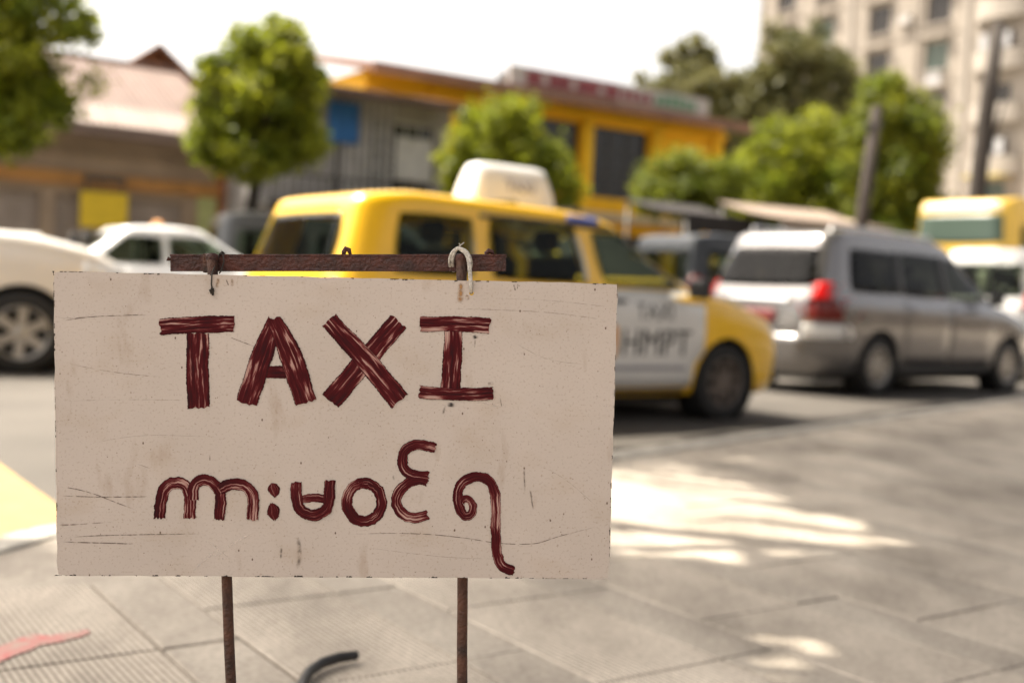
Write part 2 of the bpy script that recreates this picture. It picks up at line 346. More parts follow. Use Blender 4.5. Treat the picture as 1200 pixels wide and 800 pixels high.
def bevel(me, w, seg=2):
    bm = bmesh.new(); bm.from_mesh(me)
    for f in bm.faces: f.smooth = False
    r = bmesh.ops.bevel(bm, geom=bm.edges[:], offset=w, segments=seg, affect='EDGES', profile=.5, clamp_overlap=True)
    if seg > 1:
        for f in r['faces']: f.smooth = True
    bm.to_mesh(me); bm.free(); return me
def boolean_cut(me, cutters):
    o = bpy.data.objects.new('tmp', me); C.objects.link(o); cs = []
    for c in cutters:
        co = bpy.data.objects.new('cut', c); C.objects.link(co); cs.append(co)
        md = o.modifiers.new('b', 'BOOLEAN'); md.object = co; md.operation = 'DIFFERENCE'; md.solver = 'EXACT'; md.material_mode = 'TRANSFER'
    bpy.context.view_layer.update()
    r = bpy.data.meshes.new_from_object(o.evaluated_get(bpy.context.evaluated_depsgraph_get()))
    if not any(r.materials): r.materials.clear(); r.polygons.foreach_set('material_index', [0]*len(r.polygons))
    for x in cs + [o]: bpy.data.objects.remove(x)
    return r
def text_mesh(body, size, bold=0.0):
    c = bpy.data.curves.new('t', 'FONT'); c.body = body; c.size = size; c.align_x = 'CENTER'; c.align_y = 'CENTER'; c.offset = bold; c.extrude = .002
    o = bpy.data.objects.new('t', c); C.objects.link(o); bpy.context.view_layer.update()
    me = bpy.data.meshes.new_from_object(o.evaluated_get(bpy.context.evaluated_depsgraph_get()))
    bpy.data.objects.remove(o); return me
def lerp(tab, x):
    if x <= tab[0][0]: return tab[0][1]
    for (a, b), (c, d) in zip(tab, tab[1:]):
        if x <= c:
            t = (x-a)/(c-a) if c > a else 1; return b + (d-b)*t
    return tab[-1][1]

# ------------------------------------------------------------------ ground
mb = MB(); mb.add([(-1500,-1500,-.10),(1500,-1500,-.10),(1500,1500,-.10),(-1500,1500,-.10)], [(0,1,2,3)])
structure(mb.build('road', 'asphalt'))
KERB = [(22.4,33.6),(14.0,22.9),(5.6,12.2),(.58,5.95),(-.55,4.70),(-1.10,4.08),(-1.42,3.62),(-1.60,3.20),(-1.72,2.6),(-1.85,1.4),(-2.1,-1.5),(-2.6,-9)]
def resample(P, step):
    P = [Vector(p) for p in P]; out = [P[0].copy()]; acc = 0
    for a, b in zip(P, P[1:]):
        L = (b-a).length; d = step-acc
        while d <= L: out.append(a + (b-a)*(d/L)); d += step
        acc = L-(d-step)
    return out
def offset_path(P, o):
    r = []
    for i, p in enumerate(P):
        d = (P[min(i+1, len(P)-1)] - P[max(i-1, 0)]).normalized(); n = Vector((d.y, -d.x)); r.append(p + n*o)
    return r      # travelling from far right to near left: +o is towards the road
kp = [Vector(p) for p in KERB]
inner = offset_path(kp, -.14)
mb = MB(); pts = [(p.x, p.y, -.012) for p in inner] + [(40,-9,-.012),(40,33,-.012)]
mb.add(pts, [tuple(range(len(pts)))]); pav = structure(mb.build('pavement', 'slab_smooth'))
# kerb stones
kerb = structure(obj('kerb', MB().add([(p.x,p.y,-.098) for p in offset_path(kp, -.13)] + [(p.x,p.y,-.098) for p in reversed(offset_path(kp, -.01))], [tuple(range(2*len(kp)))]).mesh('kerb'), 'kerb'))
ks = resample(KERB, .62); ka = offset_path(ks, 0.0); kb = offset_path(ks, -.138)
for i in range(len(ks)-1):
    if ks[i].y > 16: continue
    a, b, c, d = ka[i], ka[i+1], kb[i+1], kb[i]; g = .006; e = (b-a).normalized()*g
    dz = random.uniform(-.003, .004)
    q = [(a+e), (b-e), (c-e), (d+e)]
    me = MB().add([(p.x,p.y,-.1) for p in q] + [(p.x,p.y,.002+dz) for p in q], [(3,2,1,0),(4,5,6,7),(0,1,5,4),(1,2,6,5),(2,3,7,6),(3,0,4,7)]).mesh('kerb_stone')
    obj('kerb_stone', bevel(me, .012), 'kerb', kerb)
# paving slabs laid across the pavement in ribbed and smooth rows
E1 = Vector((math.cos(R(34.8)), math.sin(R(34.8)))); E2 = Vector((-E1.y, E1.x))
poly = [(p.x, p.y) for p in offset_path(kp, -.15)] + [(40,-9),(40,33)]
def inside(x, y, P=poly):
    c = False; j = len(P)-1
    for i in range(len(P)):
        (xi, yi), (xj, yj) = P[i], P[j]
        if (yi > y) != (yj > y) and x < (xj-xi)*(y-yi)/(yj-yi)+xi: c = not c
        j = i
    return c
slab_me = {}
for kind, wd in (('slab_ribbed', .36), ('slab_smooth', .18)):
    me = MB().box(.003, wd-.003, .003, .597, -.04, 0).mesh('paving_slab'); me.materials.append(M[kind]); slab_me[kind] = bevel(me, .004, 1)
u = .79 - .36 - .54*8; count = 0; cand = []
for row in range(34):
    for kind, wd in (('slab_ribbed', .36), ('slab_smooth', .18)):
        for j in range(-18, 34):
            v = j*.6 + (row % 2)*.25
            cs = [E1*(u+a) + E2*(v+b) for a in (0, wd) for b in (0, .6)]
            m_ = E1*(u+wd/2) + E2*(v+.3)
            if not all(inside(p.x, p.y) for p in cs): continue
            if m_.y < 1.6 or abs(m_.x) > .5*m_.y + .9: continue
            cand.append((m_.length, kind, u, v))
        u += wd
cand.sort()
for d, kind, u_, v_ in cand[:298]:
    p = E1*u_ + E2*v_
    o = obj('paving_slab', slab_me[kind], None, pav); o.location = (p.x, p.y, random.uniform(-.0025, .0015)); o.rotation_euler = (random.uniform(-.002,.002), random.uniform(-.002,.002), R(34.8))
for kind in ('slab_ribbed', 'slab_smooth'):                          # the small far ones, joined
    mb = MB(); wd = .36 if kind == 'slab_ribbed' else .18
    for d, k_, u_, v_ in cand[298:]:
        if k_ != kind: continue
        dz = random.uniform(-.0025, .0015); q = [E1*(u_+a) + E2*(v_+b) for a, b in ((.004,.004), (wd-.004,.004), (wd-.004,.596), (.004,.596))]
        mb.add([(p.x,p.y,-.03) for p in q] + [(p.x,p.y,dz) for p in q], [(4,5,6,7),(0,1,5,4),(1,2,6,5),(2,3,7,6),(3,0,4,7)])
    stuff(mb.build('paving_slab', kind, pav))
# yellow paint at the bend of the kerb
yp = [p for p in offset_path(resample(KERB, .12), .03) if 1.0 < p.y < 3.75]
ol = [(p.x, p.y, -.096) for p in yp] + [(-3.6,1.0,-.096),(-4.4,4.0,-.096),(-3.6,6.6,-.096),(-2.95,6.05,-.096),(-2.31,5.17,-.096),(-1.735,4.37,-.096),(-1.52,3.98,-.096)]
structure(MB().add(ol, [tuple(range(len(ol)))]).build('road_marking', 'yellow_line'))
# far pavement in front of the buildings
DF = Vector((.839, .545)); NF = Vector((.545, -.839)); F0 = Vector((-3.8, 30)); RZ = math.atan2(.545, .839)
def fp(t, out=0): p = F0 + DF*t + NF*out; return p
c4 = [fp(-60, 3.2), fp(60, 3.2), fp(60, -30), fp(-60, -30)]
mb = MB(); mb.add([(p.x,p.y,-.4) for p in c4] + [(p.x,p.y,.03) for p in c4], [(3,2,1,0),(4,5,6,7),(0,1,5,4),(1,2,6,5),(2,3,7,6),(3,0,4,7)])
structure(mb.build('far_pavement', 'kerb'))
# red paint scrawl
def ground_blob(name, outline, z, m): return obj(name, MB().add([(x,y,z) for x,y in outline], [tuple(range(len(outline)))]).mesh(name), m)
up_ = [(-1.07,2.30),(-1.05,2.318),(-1.049,2.375),(-1.036,2.419),(-1.024,2.464),(-.979,2.459),(-.956,2.482),(-.933,2.505),(-.915,2.514),(-.903,2.497)]
lo_ = [(-.911,2.464),(-.929,2.437),(-.951,2.409),(-.976,2.393),(-.977,2.358),(-.989,2.339),(-1.0,2.304),(-1.011,2.234),(-1.04,2.17),(-1.09,2.20)]
tag(ground_blob('paint_scrawl', up_ + lo_, .0035, 'red_mark'), 'faded red paint scrawl on the pavement at lower left', 'paint mark')
# hose end
mb = MB(); hp = [(-.33,1.85,.012),(-.365,2.08,.012),(-.379,2.217,.013),(-.378,2.278,.014),(-.361,2.335,.015),(-.331,2.372,.016),(-.296,2.392,.016)]
mb.tube(hp, [.0112]*6+[.0102], 10); tag(mb.build('hose', 'hose'), 'black rubber hose end curling up from the pavement below the board', 'hose')

# ------------------------------------------------------------------ the taxi sign (focus)
KPX = SIGN_D/1333.333
SM = Matrix.Translation((0, 0, CAM_H)) @ Matrix.Rotation(math.pi/2 - PITCH, 4, 'X') @ Matrix.Rotation(ROLL, 4, 'Z') @ Matrix.Translation((0, 0, -SIGN_D))
def sx(px, py): return ((px-600)*KPX, (400-py)*KPX)
def s3(px, py, z=0.0): x, y = sx(px, py); return (x, y, z)
base_z = lambda p: (SM @ Vector(p)).z
stand = thing('sign_stand', 'rusty iron stand with two rod legs carrying the taxi board', 'sign stand'); stand.matrix_world = SM
# crossbar: angle iron, front flange and top flange
mb = MB(); x0, yb = sx(193, 317); x1, yt = sx(593, 297)
n = 24
for k in range(n):
    xa = x0 + (x1-x0)*k/n; xb = x0 + (x1-x0)*(k+1)/n
mb.box(x0, x1, yb+.0005, yt-.002, -.026, -.0225); bar_me = mb.mesh('crossbar'); bevel(bar_me, .0008)
bar = obj('crossbar', bar_me, 'rust_bar', stand)
obj('flange', bevel(MB().box(x0-.0006, x1+.0004, yt-.002, yt+.0008, -.044, -.0222).mesh('flange'), .0006), 'rust_bar', bar)
for top, bot in (((244.5,299),(267.5,800)), ((540,299.5),(541.5,800))):
    a = Vector(s3(*top, -.0145)); b = Vector(s3(*bot, -.0145)); d = (b-a)
    t = 1.0
    while base_z(a + d*t) > -.01: t += .002
    N = 14; pts = [a + d*t*i/N + Vector((math.sin(i*1.3)*.0006, 0, 0)) for i in range(N+1)]
    leg = MB().tube(pts, .0066, 14).build('leg', 'rust_leg', stand)
    w0 = MB(); w0.lathe([(.0001,.0035),(.005,.003),(.0078,.0008),(.0080,-.004),(.006,-.009)], 14, c=(pts[0].x, pts[0].y+.0005, pts[0].z-.001)); w0.build('weld', 'rust_bar', leg)
# nail stubs on the bar
for px, py, h in ((402,297,.0085), (573,297,.0055)):
    x, y = sx(px, py)
    MB().tube([(x-.004,y-.002,-.03),(x-.0035,y+h*.5,-.03),(x-.001,y+h,-.03),(x+.003,y+h*.8,-.03),(x+.0048,y+.001,-.03)], [.0022,.0032,.0036,.0032,.0020], 8).build('nail_stub', 'rust_bar', stand)
MB().tube([s3(197,304,-.024), s3(193,302,-.024), s3(190,303,-.023), s3(192,300,-.023)], .0022, 8).build('nail_stub', 'rust_bar', stand)
# tack-welded strap left end
bx0, by0 = sx(234, 318.5); bx1, by1 = sx(243, 296)
obj('weld_lug', bevel(MB().box(bx0, bx1, by0, by1, -.0215, -.013).mesh('weld_lug'), .0012), 'rust_leg', stand)

board = thing('taxi_sign_board', 'white painted board reading TAXI in dark red brush strokes, tied to rusty stand', 'sign'); board.matrix_world = SM
# the sheet: slightly out of square, a drilled hole at the cord
TL, TR, BR, BL = sx(62.5,317.5), sx(724,332.5), sx(713.5,678), sx(67,674)
NX, NY = 40, 22; th = .0035; vs_ = []; fs_ = []
rr = random.Random(3)
for side, z in ((0, 0.0), (1, -th)):
    for j in range(NY+1):
        for i in range(NX+1):
            s_, t_ = i/NX, j/NY
            x = (BL[0]*(1-s_)+BR[0]*s_)*(1-t_) + (TL[0]*(1-s_)+TR[0]*s_)*t_
            y = (BL[1]*(1-s_)+BR[1]*s_)*(1-t_) + (TL[1]*(1-s_)+TR[1]*s_)*t_
            rs = random.Random(i*100+j)
            if i in (0, NX): x += rs.uniform(-1, 1)*.0007
            if j in (0, NY): y += rs.uniform(-1, 1)*.0006
            if (i in (0, NX)) and (j in (0, NY)): x -= .0012*(1 if i else -1); y -= .0008*(1 if j else -1)
            vs_.append((x, y, z))
W1 = NX+1; O = W1*(NY+1)
for j in range(NY):
    for i in range(NX):
        a_ = j*W1+i; fs_.append((a_, a_+1, a_+W1+1, a_+W1)); fs_.append((O+a_, O+a_+W1, O+a_+W1+1, O+a_+1))
for i in range(NX):
    fs_.append((i, O+i, O+i+1, i+1)); k = NY*W1+i; fs_.append((k, k+1, O+k+1, O+k))
for j in range(NY):
    k = j*W1; fs_.append((k, k+W1, O+k+W1, O+k)); k += NX; fs_.append((k, O+k, O+k+W1, k+W1))
me = MB().add(vs_, fs_).mesh('panel')
hx, hy = sx(552.5, 343.5)
cut = MB(); cut.lathe([(.0001,.02),(.0028,.02),(.0028,-.02),(.0001,-.02)], 16, axis='z', c=(hx, hy, 0))
me = boolean_cut(me, [cut.mesh('c')])
panel = obj('panel', me, 'sign_board_paint', board)
panel['label'] = 'weathered off-white sheet with scratches and chipped edges'

def crom(P, n=10):
    P = [Vector((p[0], p[1])) for p in P]; out = []
    if len(P) == 2: return [P[0]+(P[1]-P[0])*i/(n*2) for i in range(n*2+1)]
    Q = [P[0]*2-P[1]] + P + [P[-1]*2-P[-2]]
    for i in range(1, len(Q)-2):
        p0, p1, p2, p3 = Q[i-1:i+3]
        for k in range(n):
            t = k/n
            out.append(.5*((2*p1)+(p2-p0)*t+(2*p0-5*p1+4*p2-p3)*t*t+(3*p1-p0-3*p2+p3)*t**3))
    out.append(P[-1]); return out
def ribbon(mb, P, width, z, jit=1.1, wobble=.75, nv=9, seed=0, closed=False):
    """one brush stroke: a thin ribbon on the board, UV u along (m), v across"""
    rs = random.Random(seed); L = crom(P); N = len(L); rows = []; acc = 0
    wl = [rs.uniform(-1, 1) for _ in range(N//3+3)]; wr_ = [rs.uniform(-1, 1) for _ in range(N//3+3)]
    e0 = [rs.uniform(-.5, 1)*jit*1.8 for _ in range(nv)]; e1 = [rs.uniform(-.5, 1)*jit*1.8 for _ in range(nv)]
    o = len(mb.v); vs = []; uvs = []
    for i in range(N):
        d = (L[min(i+1, N-1)]-L[max(i-1, 0)]).normalized(); nn = Vector((-d.y, d.x))
        if i: acc += (L[i]-L[i-1]).length
        wd = width(i/(N-1)) if callable(width) else width
        f = i/3; k = int(f); f -= k
        a = wd/2 + wobble*((wl[k]*(1-f)+wl[k+1]*f) + rs.uniform(-.35,.35)); b = wd/2 + wobble*((wr_[k]*(1-f)+wr_[k+1]*f) + rs.uniform(-.35,.35))
        for j in range(nv):
            v = j/(nv-1); p = L[i] + nn*(-a + (a+b)*v)
            if not closed:
                if i == 0: p = p - d*e0[j]
                if i == N-1: p = p + d*e1[j]
            x, y = sx(p.x, p.y); vs.append((x, y, z + .00012*math.sin(math.pi*v) )); uvs.append((acc*KPX, v))
    fs = []
    for i in range(N-1):
        for j in range(nv-1):
            q = i*nv+j; fs.append((q, q+1, q+nv+1, q+nv))
    mb.add(vs, fs, True); mb.uv += uvs
zcount = [0]
def letter(strokes, seed, label=None):
    mb = MB()
    for i, st in enumerate(strokes):
        ribbon(mb, st[0], st[1], .00035+.00022*i, seed=seed*17+i, closed=len(st) > 2)
    me = bpy.data.meshes.new('letter'); me.from_pydata(mb.v, [], mb.f); me.polygons.foreach_set('use_smooth', mb.sm)
    ul = me.uv_layers.new(name='UVMap'); idx = np.empty(len(me.loops), dtype=np.int32); me.loops.foreach_get('vertex_index', idx)
    ul.data.foreach_set('uv', np.array(mb.uv)[idx].ravel()); me.update()
    bm = bmesh.new(); bm.from_mesh(me)
    for f in bm.faces:
        if f.normal.z < 0: f.normal_flip()
    bm.to_mesh(me); bm.free()
    o = obj('letter', me, 'brush_red', board)
    if label: o['label'] = label
    return o
letter([([(232,391),(231.5,430),(233,477)], 27), ([(188,383),(230,380),(274,379.5)], 20)], 1, 'capital letter T')
letter([([(303,436.5),(344,435.5)], 14.5), ([(322,374),(306,420),(289,472)], lambda t: 17+9*min(1, t*2.2)), ([(321,374),(340,415),(359,471)], lambda t: 17+10*min(1, t*2))], 2, 'capital letter A')
letter([([(467,377),(430,420),(388,469)], 25), ([(386,376),(425,418),(468,470)], lambda t: 22+5*t)], 3, 'capital letter X')
letter([([(531,384),(530,425),(527,463)], lambda t: 21+4*t), ([(493,379.5),(535,379.5),(574,382)], 18.5), ([(492,459.5),(535,462),(577,461)], 15.5)], 4, 'capital letter I')
letter([([(187,606.5),(188,592),(192,575),(199,567.5),(209,565.5),(218,569.5),(222,578),(222.6,591),(222.5,606.5)], 14.5),
        ([(226,584),(227,570),(233,563.5),(244,562.5),(254,570),(258.5,580),(258.6,594),(256.5,608)], 13.5),
        ([(258,573),(268.7,567.5),(280.7,567),(290.5,571.5),(296,580.5),(297,593),(296,608.5)], 14)], 5, 'rounded Burmese letter with three arches')
ov = lambda w_: (lambda t: w_*math.sqrt(max(.03, 1-(2*t-1)**2)))
letter([([(319,566),(321,573),(323,581.5)], ov(14)), ([(318.5,590),(320.5,599),(322,608.5)], ov(15.5))], 6, 'two-dot Burmese mark')
letter([([(350,585.5),(368,583),(385,585.5)], 10), ([(352,592),(360,600),(374,600.5),(383,592)], 8), ([(347.5,565),(347.5,584),(353,598),(367.5,603.5),(381,598),(386,584),(386.5,563.5)], 13.5)], 7, 'cup-shaped Burmese letter')
cir = [(426.8+20.3*math.cos(a_), 588+22.5*math.sin(a_)) for a_ in [-1.9+2*math.pi*k/12 for k in range(14)]]
letter([(cir, 13.2)], 8, 'round Burmese letter')
letter([([(500,563),(486,562),(473,569.5),(465.5,580),(465,592),(472.5,602),(486,606.5),(501,602.5)], 12.5), ([(509.5,524.5),(500,522),(484,521.5),(474,528.5),(471.5,540),(475.5,551),(485,556),(502,558)], 12.5)], 9, 'hooked Burmese letter with a second hook above')
letter([([(541,588),(547,583.5),(554,591.5),(552,602),(544,603.5),(537.5,592),(536.5,576),(543,564),(558,558.5),(572,562),(579.5,576),(581,600),(581,625),(583,650),(589,663.5),(602,668.5)], lambda t: 8.5+4*min(1, t*2.6))], 10, 'Burmese letter with a long tail')
# scratches, scuffs and chips on the sheet
def with_uv(mb, name):
    me = bpy.data.meshes.new(name); me.from_pydata(mb.v, [], mb.f)
    ul = me.uv_layers.new(name='UVMap'); idx = np.empty(len(me.loops), dtype=np.int32); me.loops.foreach_get('vertex_index', idx)
    ul.data.foreach_set('uv', np.array(mb.uv)[idx].ravel()); me.update(); return me
def scratch(P, wd, m, seed, name='scratch'):
    mb = MB(); ribbon(mb, P, wd*1.7, .00028, jit=0, wobble=.12, nv=3, seed=seed)
    tot = max(u for u, v in mb.uv); mb.uv = [(u/tot, v) for u, v in mb.uv]
    obj(name, with_uv(mb, name), m, board)
SC = [([(67,378),(85,374),(110,371),(145,369.5),(180,369)], .9, 's'), ([(66,372),(90,372.5),(118,366)], .5, 'l'), ([(72,424),(110,432),(150,438),(192,441.5)], .8, 'l'),
      ([(67,569.5),(90,573),(112,579),(135,588),(162,598)], 1.0, 's'), ([(67,580.5),(120,582),(182,581.5)], 1.0, 's'), ([(68,616),(85,614.5),(135,611)], 1.0, 'l'), ([(68,614.8),(90,614)], 1.6, 'l'),
      ([(75,629.5),(120,627),(170,626),(240,625)], .9, 's'), ([(70,634.5),(110,635.5),(165,637)], 1.2, 's'), ([(264,393),(280,399),(302,407.5)], .8, 's'), ([(304,408),(330,418)], .5, 'l'),
      ([(400,626),(450,624.5),(500,625.5),(545,630),(585,636),(626,636.5),(655,628),(690,619),(714,614)], .8, 's'), ([(520,361.5),(580,363),(640,366),(690,372),(722,378)], .7, 'l'),
      ([(70,470),(150,468),(230,469)], .4, 'l'), ([(160,543),(178,549)], .7, 'l'), ([(580,350),(640,352),(720,360)], .4, 'l'), ([(600,400),(640,420),(690,428)], .4, 'l'), ([(100,520),(170,510),(260,512)], .4, 'l'),
      ([(420,640),(520,652),(600,655)], .4, 'l'), ([(620,540),(660,560),(705,598)], .4, 'l'), ([(265,327),(268,335)], 1.2, 's'), ([(602,333),(604,341)], 1.3, 's'), ([(607,332),(606,339)], 1.0, 's')]
for i, (P, wd, k) in enumerate(SC): scratch(P, wd, 'scratch' if k == 's' else 'scratch_soft', 100+i)
for i, (P, wd) in enumerate([([(225,670),(240,656),(262,640)], 1.8), ([(238,645),(255,650),(278,634),(300,622)], 1.4), ([(240,630),(255,642),(270,655)], 1.0), ([(556,470),(585,475)], 2.0)]): scratch(P, wd, 'scuff_white', 200+i, 'scuff')
for i, (P, wd) in enumerate([([(349,628),(351,645),(350,658),(347,668)], 4.0), ([(330,640),(329,655)], 2.2), ([(459,551),(462,563)], 2.0), ([(556,392),(558,397)], 4.5), ([(557,397),(556,408)], 1.4), ([(522,474),(519,486)], 2.4), ([(614,545),(615,578)], 1.6), ([(621,572),(625,598)], 1.8), ([(571,450),(579,448)], 3.0), ([(586,465),(588,477)], 1.2), ([(246,532),(246,540)], 1.3), ([(529,471),(528,477)], 6.0)]): scratch(P, wd, 'blot' if i in (3, 11) else 'smudge', 230+i, 'smudge')
for i, (P, wd) in enumerate([([(541,329),(540,340),(539.5,356)], 6), ([(256,325),(254,338)], 3.5), ([(272,326),(272.5,336)], 3.0), ([(547,345),(548,352)], 4)]): scratch(P, wd, 'rust_stain', 250+i, 'rust_stain')
mb = MB(); rs = random.Random(5)
for e0, e1, num, dep in ((TL, TR, 30, 2.2), (BL, BR, 46, 2.4), (TL, BL, 26, 1.8), (TR, BR, 26, 1.8)):
    cx, cy = (TL[0]+BR[0])/2, (TL[1]+BR[1])/2
    for k in range(num):
        t = rs.random(); t = t*t if rs.random() < .4 else t; x = e0[0]+(e1[0]-e0[0])*t; y = e0[1]+(e1[1]-e0[1])*t
        l = rs.uniform(1, 8)*KPX; h = rs.uniform(.6, dep)*KPX
        hor = abs(e1[0]-e0[0]) > abs(e1[1]-e0[1])
        n = 7; off = [rs.uniform(.3, 1) for _ in range(n)]
        if hor:
            s = -1 if y > cy else 1; P = [(x-l/2, y)] + [(x-l/2+l*(q+.5)/n, y+s*h*off[q]) for q in range(n)] + [(x+l/2, y)]
        else:
            s = -1 if x > cx else 1; P = [(x, y-l/2)] + [(x+s*h*off[q], y-l/2+l*(q+.5)/n) for q in range(n)] + [(x, y+l/2)]
        mb.add([(a_, b_, .00026) for a_, b_ in P], [tuple(range(len(P)))])
stuff(mb.build('edge_chip', 'chip', board))
# wire tie on the left, cord tie on the right
mb = MB()
wp = [s3(249.5,341,.0015), s3(248.5,333,.003), s3(248.8,320,.002), s3(250,305,-.019), s3(251.5,296,-.022), s3(254,294.5,-.03), s3(257,297,-.019), s3(258,306,-.018), s3(256.5,316,-.012), s3(255,320,-.008)]
mb.tube(wp, .0009, 6)
mb.tube([s3(253,297,-.02), s3(254,293.5,-.025), s3(256,295,-.028)], .0016, 6)
mb.tube([s3(247.5,343,.0012), s3(249,338,.0038), s3(251,341,.0030), s3(248,344,.0022), s3(246.6,340,.0030), s3(250.5,338,.0024), s3(249.5,346,.0010)], .0014, 6)
tag(mb.build('wire_tie', 'wire'), 'thin dark twisted wire tying the board to left end of bar', 'wire').matrix_world = SM
mb = MB()
def cord(P, r): mb.tube([s3(q.x, q.y, z) for q, z in zip(crom([p[:2] for p in P], 6), [lerp([(i, p[2]) for i, p in enumerate(P)], k/6) for k in range((len(P)-1)*6+1)])], r, 8)
cord([(526.5,315,-.028),(526.0,305,-.018),(528,297,-.015),(533,291.5,-.012),(540,291,-.006),(547,295,-.005),(550,303,-.004),(551,315,-.001),(552,328,.004),(552.4,338,.0042),(552.2,343,-.004)], .0020)
cord([(530,316,-.030),(529.5,305,-.017),(531.5,297,-.013),(536,290.5,-.010),(542,294,-.006),(549,298,-.008),(551.5,306,-.016),(551,314,-.026)], .0019)
cord([(528,315,-.030),(527.5,303,-.0175),(531,294,-.013),(537,289.5,-.009),(545,297,-.004),(548.5,306,-.003),(549.8,318,.001),(551,330,.0045),(551.6,340,.003)], .0017)
cord([(532,295,-.010),(537,289,-.007),(541,285.5,-.007),(543.5,283.5,-.008)], .0007)
cord([(536,290,-.008),(539,287,-.007),(537.5,284.5,-.007)], .0006)
tag(mb.build('cord_tie', 'cord'), 'whitish knotted cord tying the board to the bar above letter I', 'cord').matrix_world = SM

# ------------------------------------------------------------------ vehicles
def ring(cx, a, b, e, n=56):
    out = []
    for k in range(n):
        t = 2*math.pi*(k+.5)/n; c, s = math.cos(t), math.sin(t)
        out.append((cx + a*math.copysign(abs(c)**(2/e), c), b*math.copysign(abs(s)**(2/e), s)))
    return out
def loft(rings):
    n = len(rings[0]); vs = [p for r in rings for p in r]; fs = []
    for i in range(len(rings)-1):
        for k in range(n): fs.append((i*n+k, i*n+(k+1) % n, (i+1)*n+(k+1) % n, (i+1)*n+k))
    fs.append(tuple(reversed(range(n)))); o = (len(rings)-1)*n; fs.append(tuple(o+k for k in range(n)))
    return MB().add(vs, fs, True)
def car_shells(S, paint):
    L, W = S['L'], S['W']; hw = W/2; z0 = S['z0']
    rs = []
    for t, ins, wd in ((0, .07, .90), (.05, .04, .945), (.2, .012, .975), (.42, 0, .99), (.62, 0, 1.0), (.8, .006, .995), (.92, .02, .975), (.975, .04, .95)):
        r = []
        for x, y in ring(L/2, L/2-ins, hw*wd, 7): r.append((x, y, z0 + t*(lerp(S['top'], x)-z0)))
        rs.append(r)
    for sc, dz in ((.975, 0), (.93, .012), (.8, .022), (.5, .028), (.15, .03)):
        r = []
        for x, y in ring(L/2, (L/2-.05)*sc, hw*.94*sc, 7): r.append((x, y, lerp(S['top'], x)+dz))
        rs.append(r)
    low = loft(rs).mesh('low')
    cuts = []
    for wx in S['wheels']:
        for sg in (1, -1):
            c = MB(); rr_ = S['rw']*1.16
            c.lathe([(.0001, sg*(hw-.26)), (rr_, sg*(hw-.26)), (rr_, sg*(hw+.2)), (.0001, sg*(hw+.2))], 36, c=(wx, 0, S['rw']*1.02)); cuts.append(c.mesh('c'))
    low = boolean_cut(low, cuts)
    def house_loft(ins):
        g = S['house']; rs = []
        for t in (0, .12, .3, .5, .7, .88, .95):
            xr = g['rb']+(g['rt']-g['rb'])*t+ins; xf = g['fb']+(g['ft']-g['fb'])*t-ins; wd = g['wb']+(g['wt']-g['wb'])*t-ins
            rs.append([(x, y, g['zb']-ins*2*(t == 0)+t*(lerp(S['roof'], x)-.03-ins-g['zb'])) for x, y in ring((xr+xf)/2, (xf-xr)/2, wd, 9)])
        xr, xf, wd = g['rt']+ins, g['ft']-ins, g['wt']-ins
        for sc, dz in ((.985, -.018), (.95, -.004), (.86, .008), (.6, .016), (.2, .02)):
            rs.append([(x, y, lerp(S['roof'], x)+dz-ins) for x, y in ring((xr+xf)/2, (xf-xr)/2*sc, wd*sc, 9)])
        return loft(rs).mesh('house')
    solid = house_loft(0.0); solid.materials.append(M[paint]); cuts = [house_loft(.045)]; cuts[0].materials.append(M['upholstery']); e = .035
    def prism(q, f0, f1):
        cx = sum(p[0] for p in q)/4; cz = sum(p[1] for p in q)/4; r = [(a+(cx-a)*e*2, b+(cz-b)*e*2) for a, b in q]
        return MB().add([f0(*p) for p in r] + [f1(*p) for p in r], [(3,2,1,0),(4,5,6,7),(0,1,5,4),(1,2,6,5),(2,3,7,6),(3,0,4,7)]).mesh('p', M['black_plastic'])
    for q in S['windows']: cuts.append(prism(q, lambda a, b: (a, -2, b), lambda a, b: (a, 2, b)))
    g = S['house']
    for q in S.get('rear_window', []): cuts.append(prism(q, lambda a, b: (-1, a, b), lambda a, b: (max(g['rb'], g['rt'])+.12, a, b)))
    for q in S.get('windscreen', []): cuts.append(prism(q, lambda a, b: (g['ft']-.12, a, b), lambda a, b: (S['L']+1, a, b)))
    res = boolean_cut(solid.copy(), cuts)
    if not len(res.vertices) or max(v.co.z for v in res.vertices) < max(v.co.z for v in solid.vertices)-.02: print('HOLLOW FAILED', S['L']); res = boolean_cut(solid.copy(), cuts[:1])
    return low, solid, res
def bvh_of(*ms):
    vs = []; fs = []
    for me in ms:
        o = len(vs); vs += [v.co.copy() for v in me.vertices]; fs += [[i+o for i in p.vertices] for p in me.polygons]
    return BVHTree.FromPolygons(vs, fs)
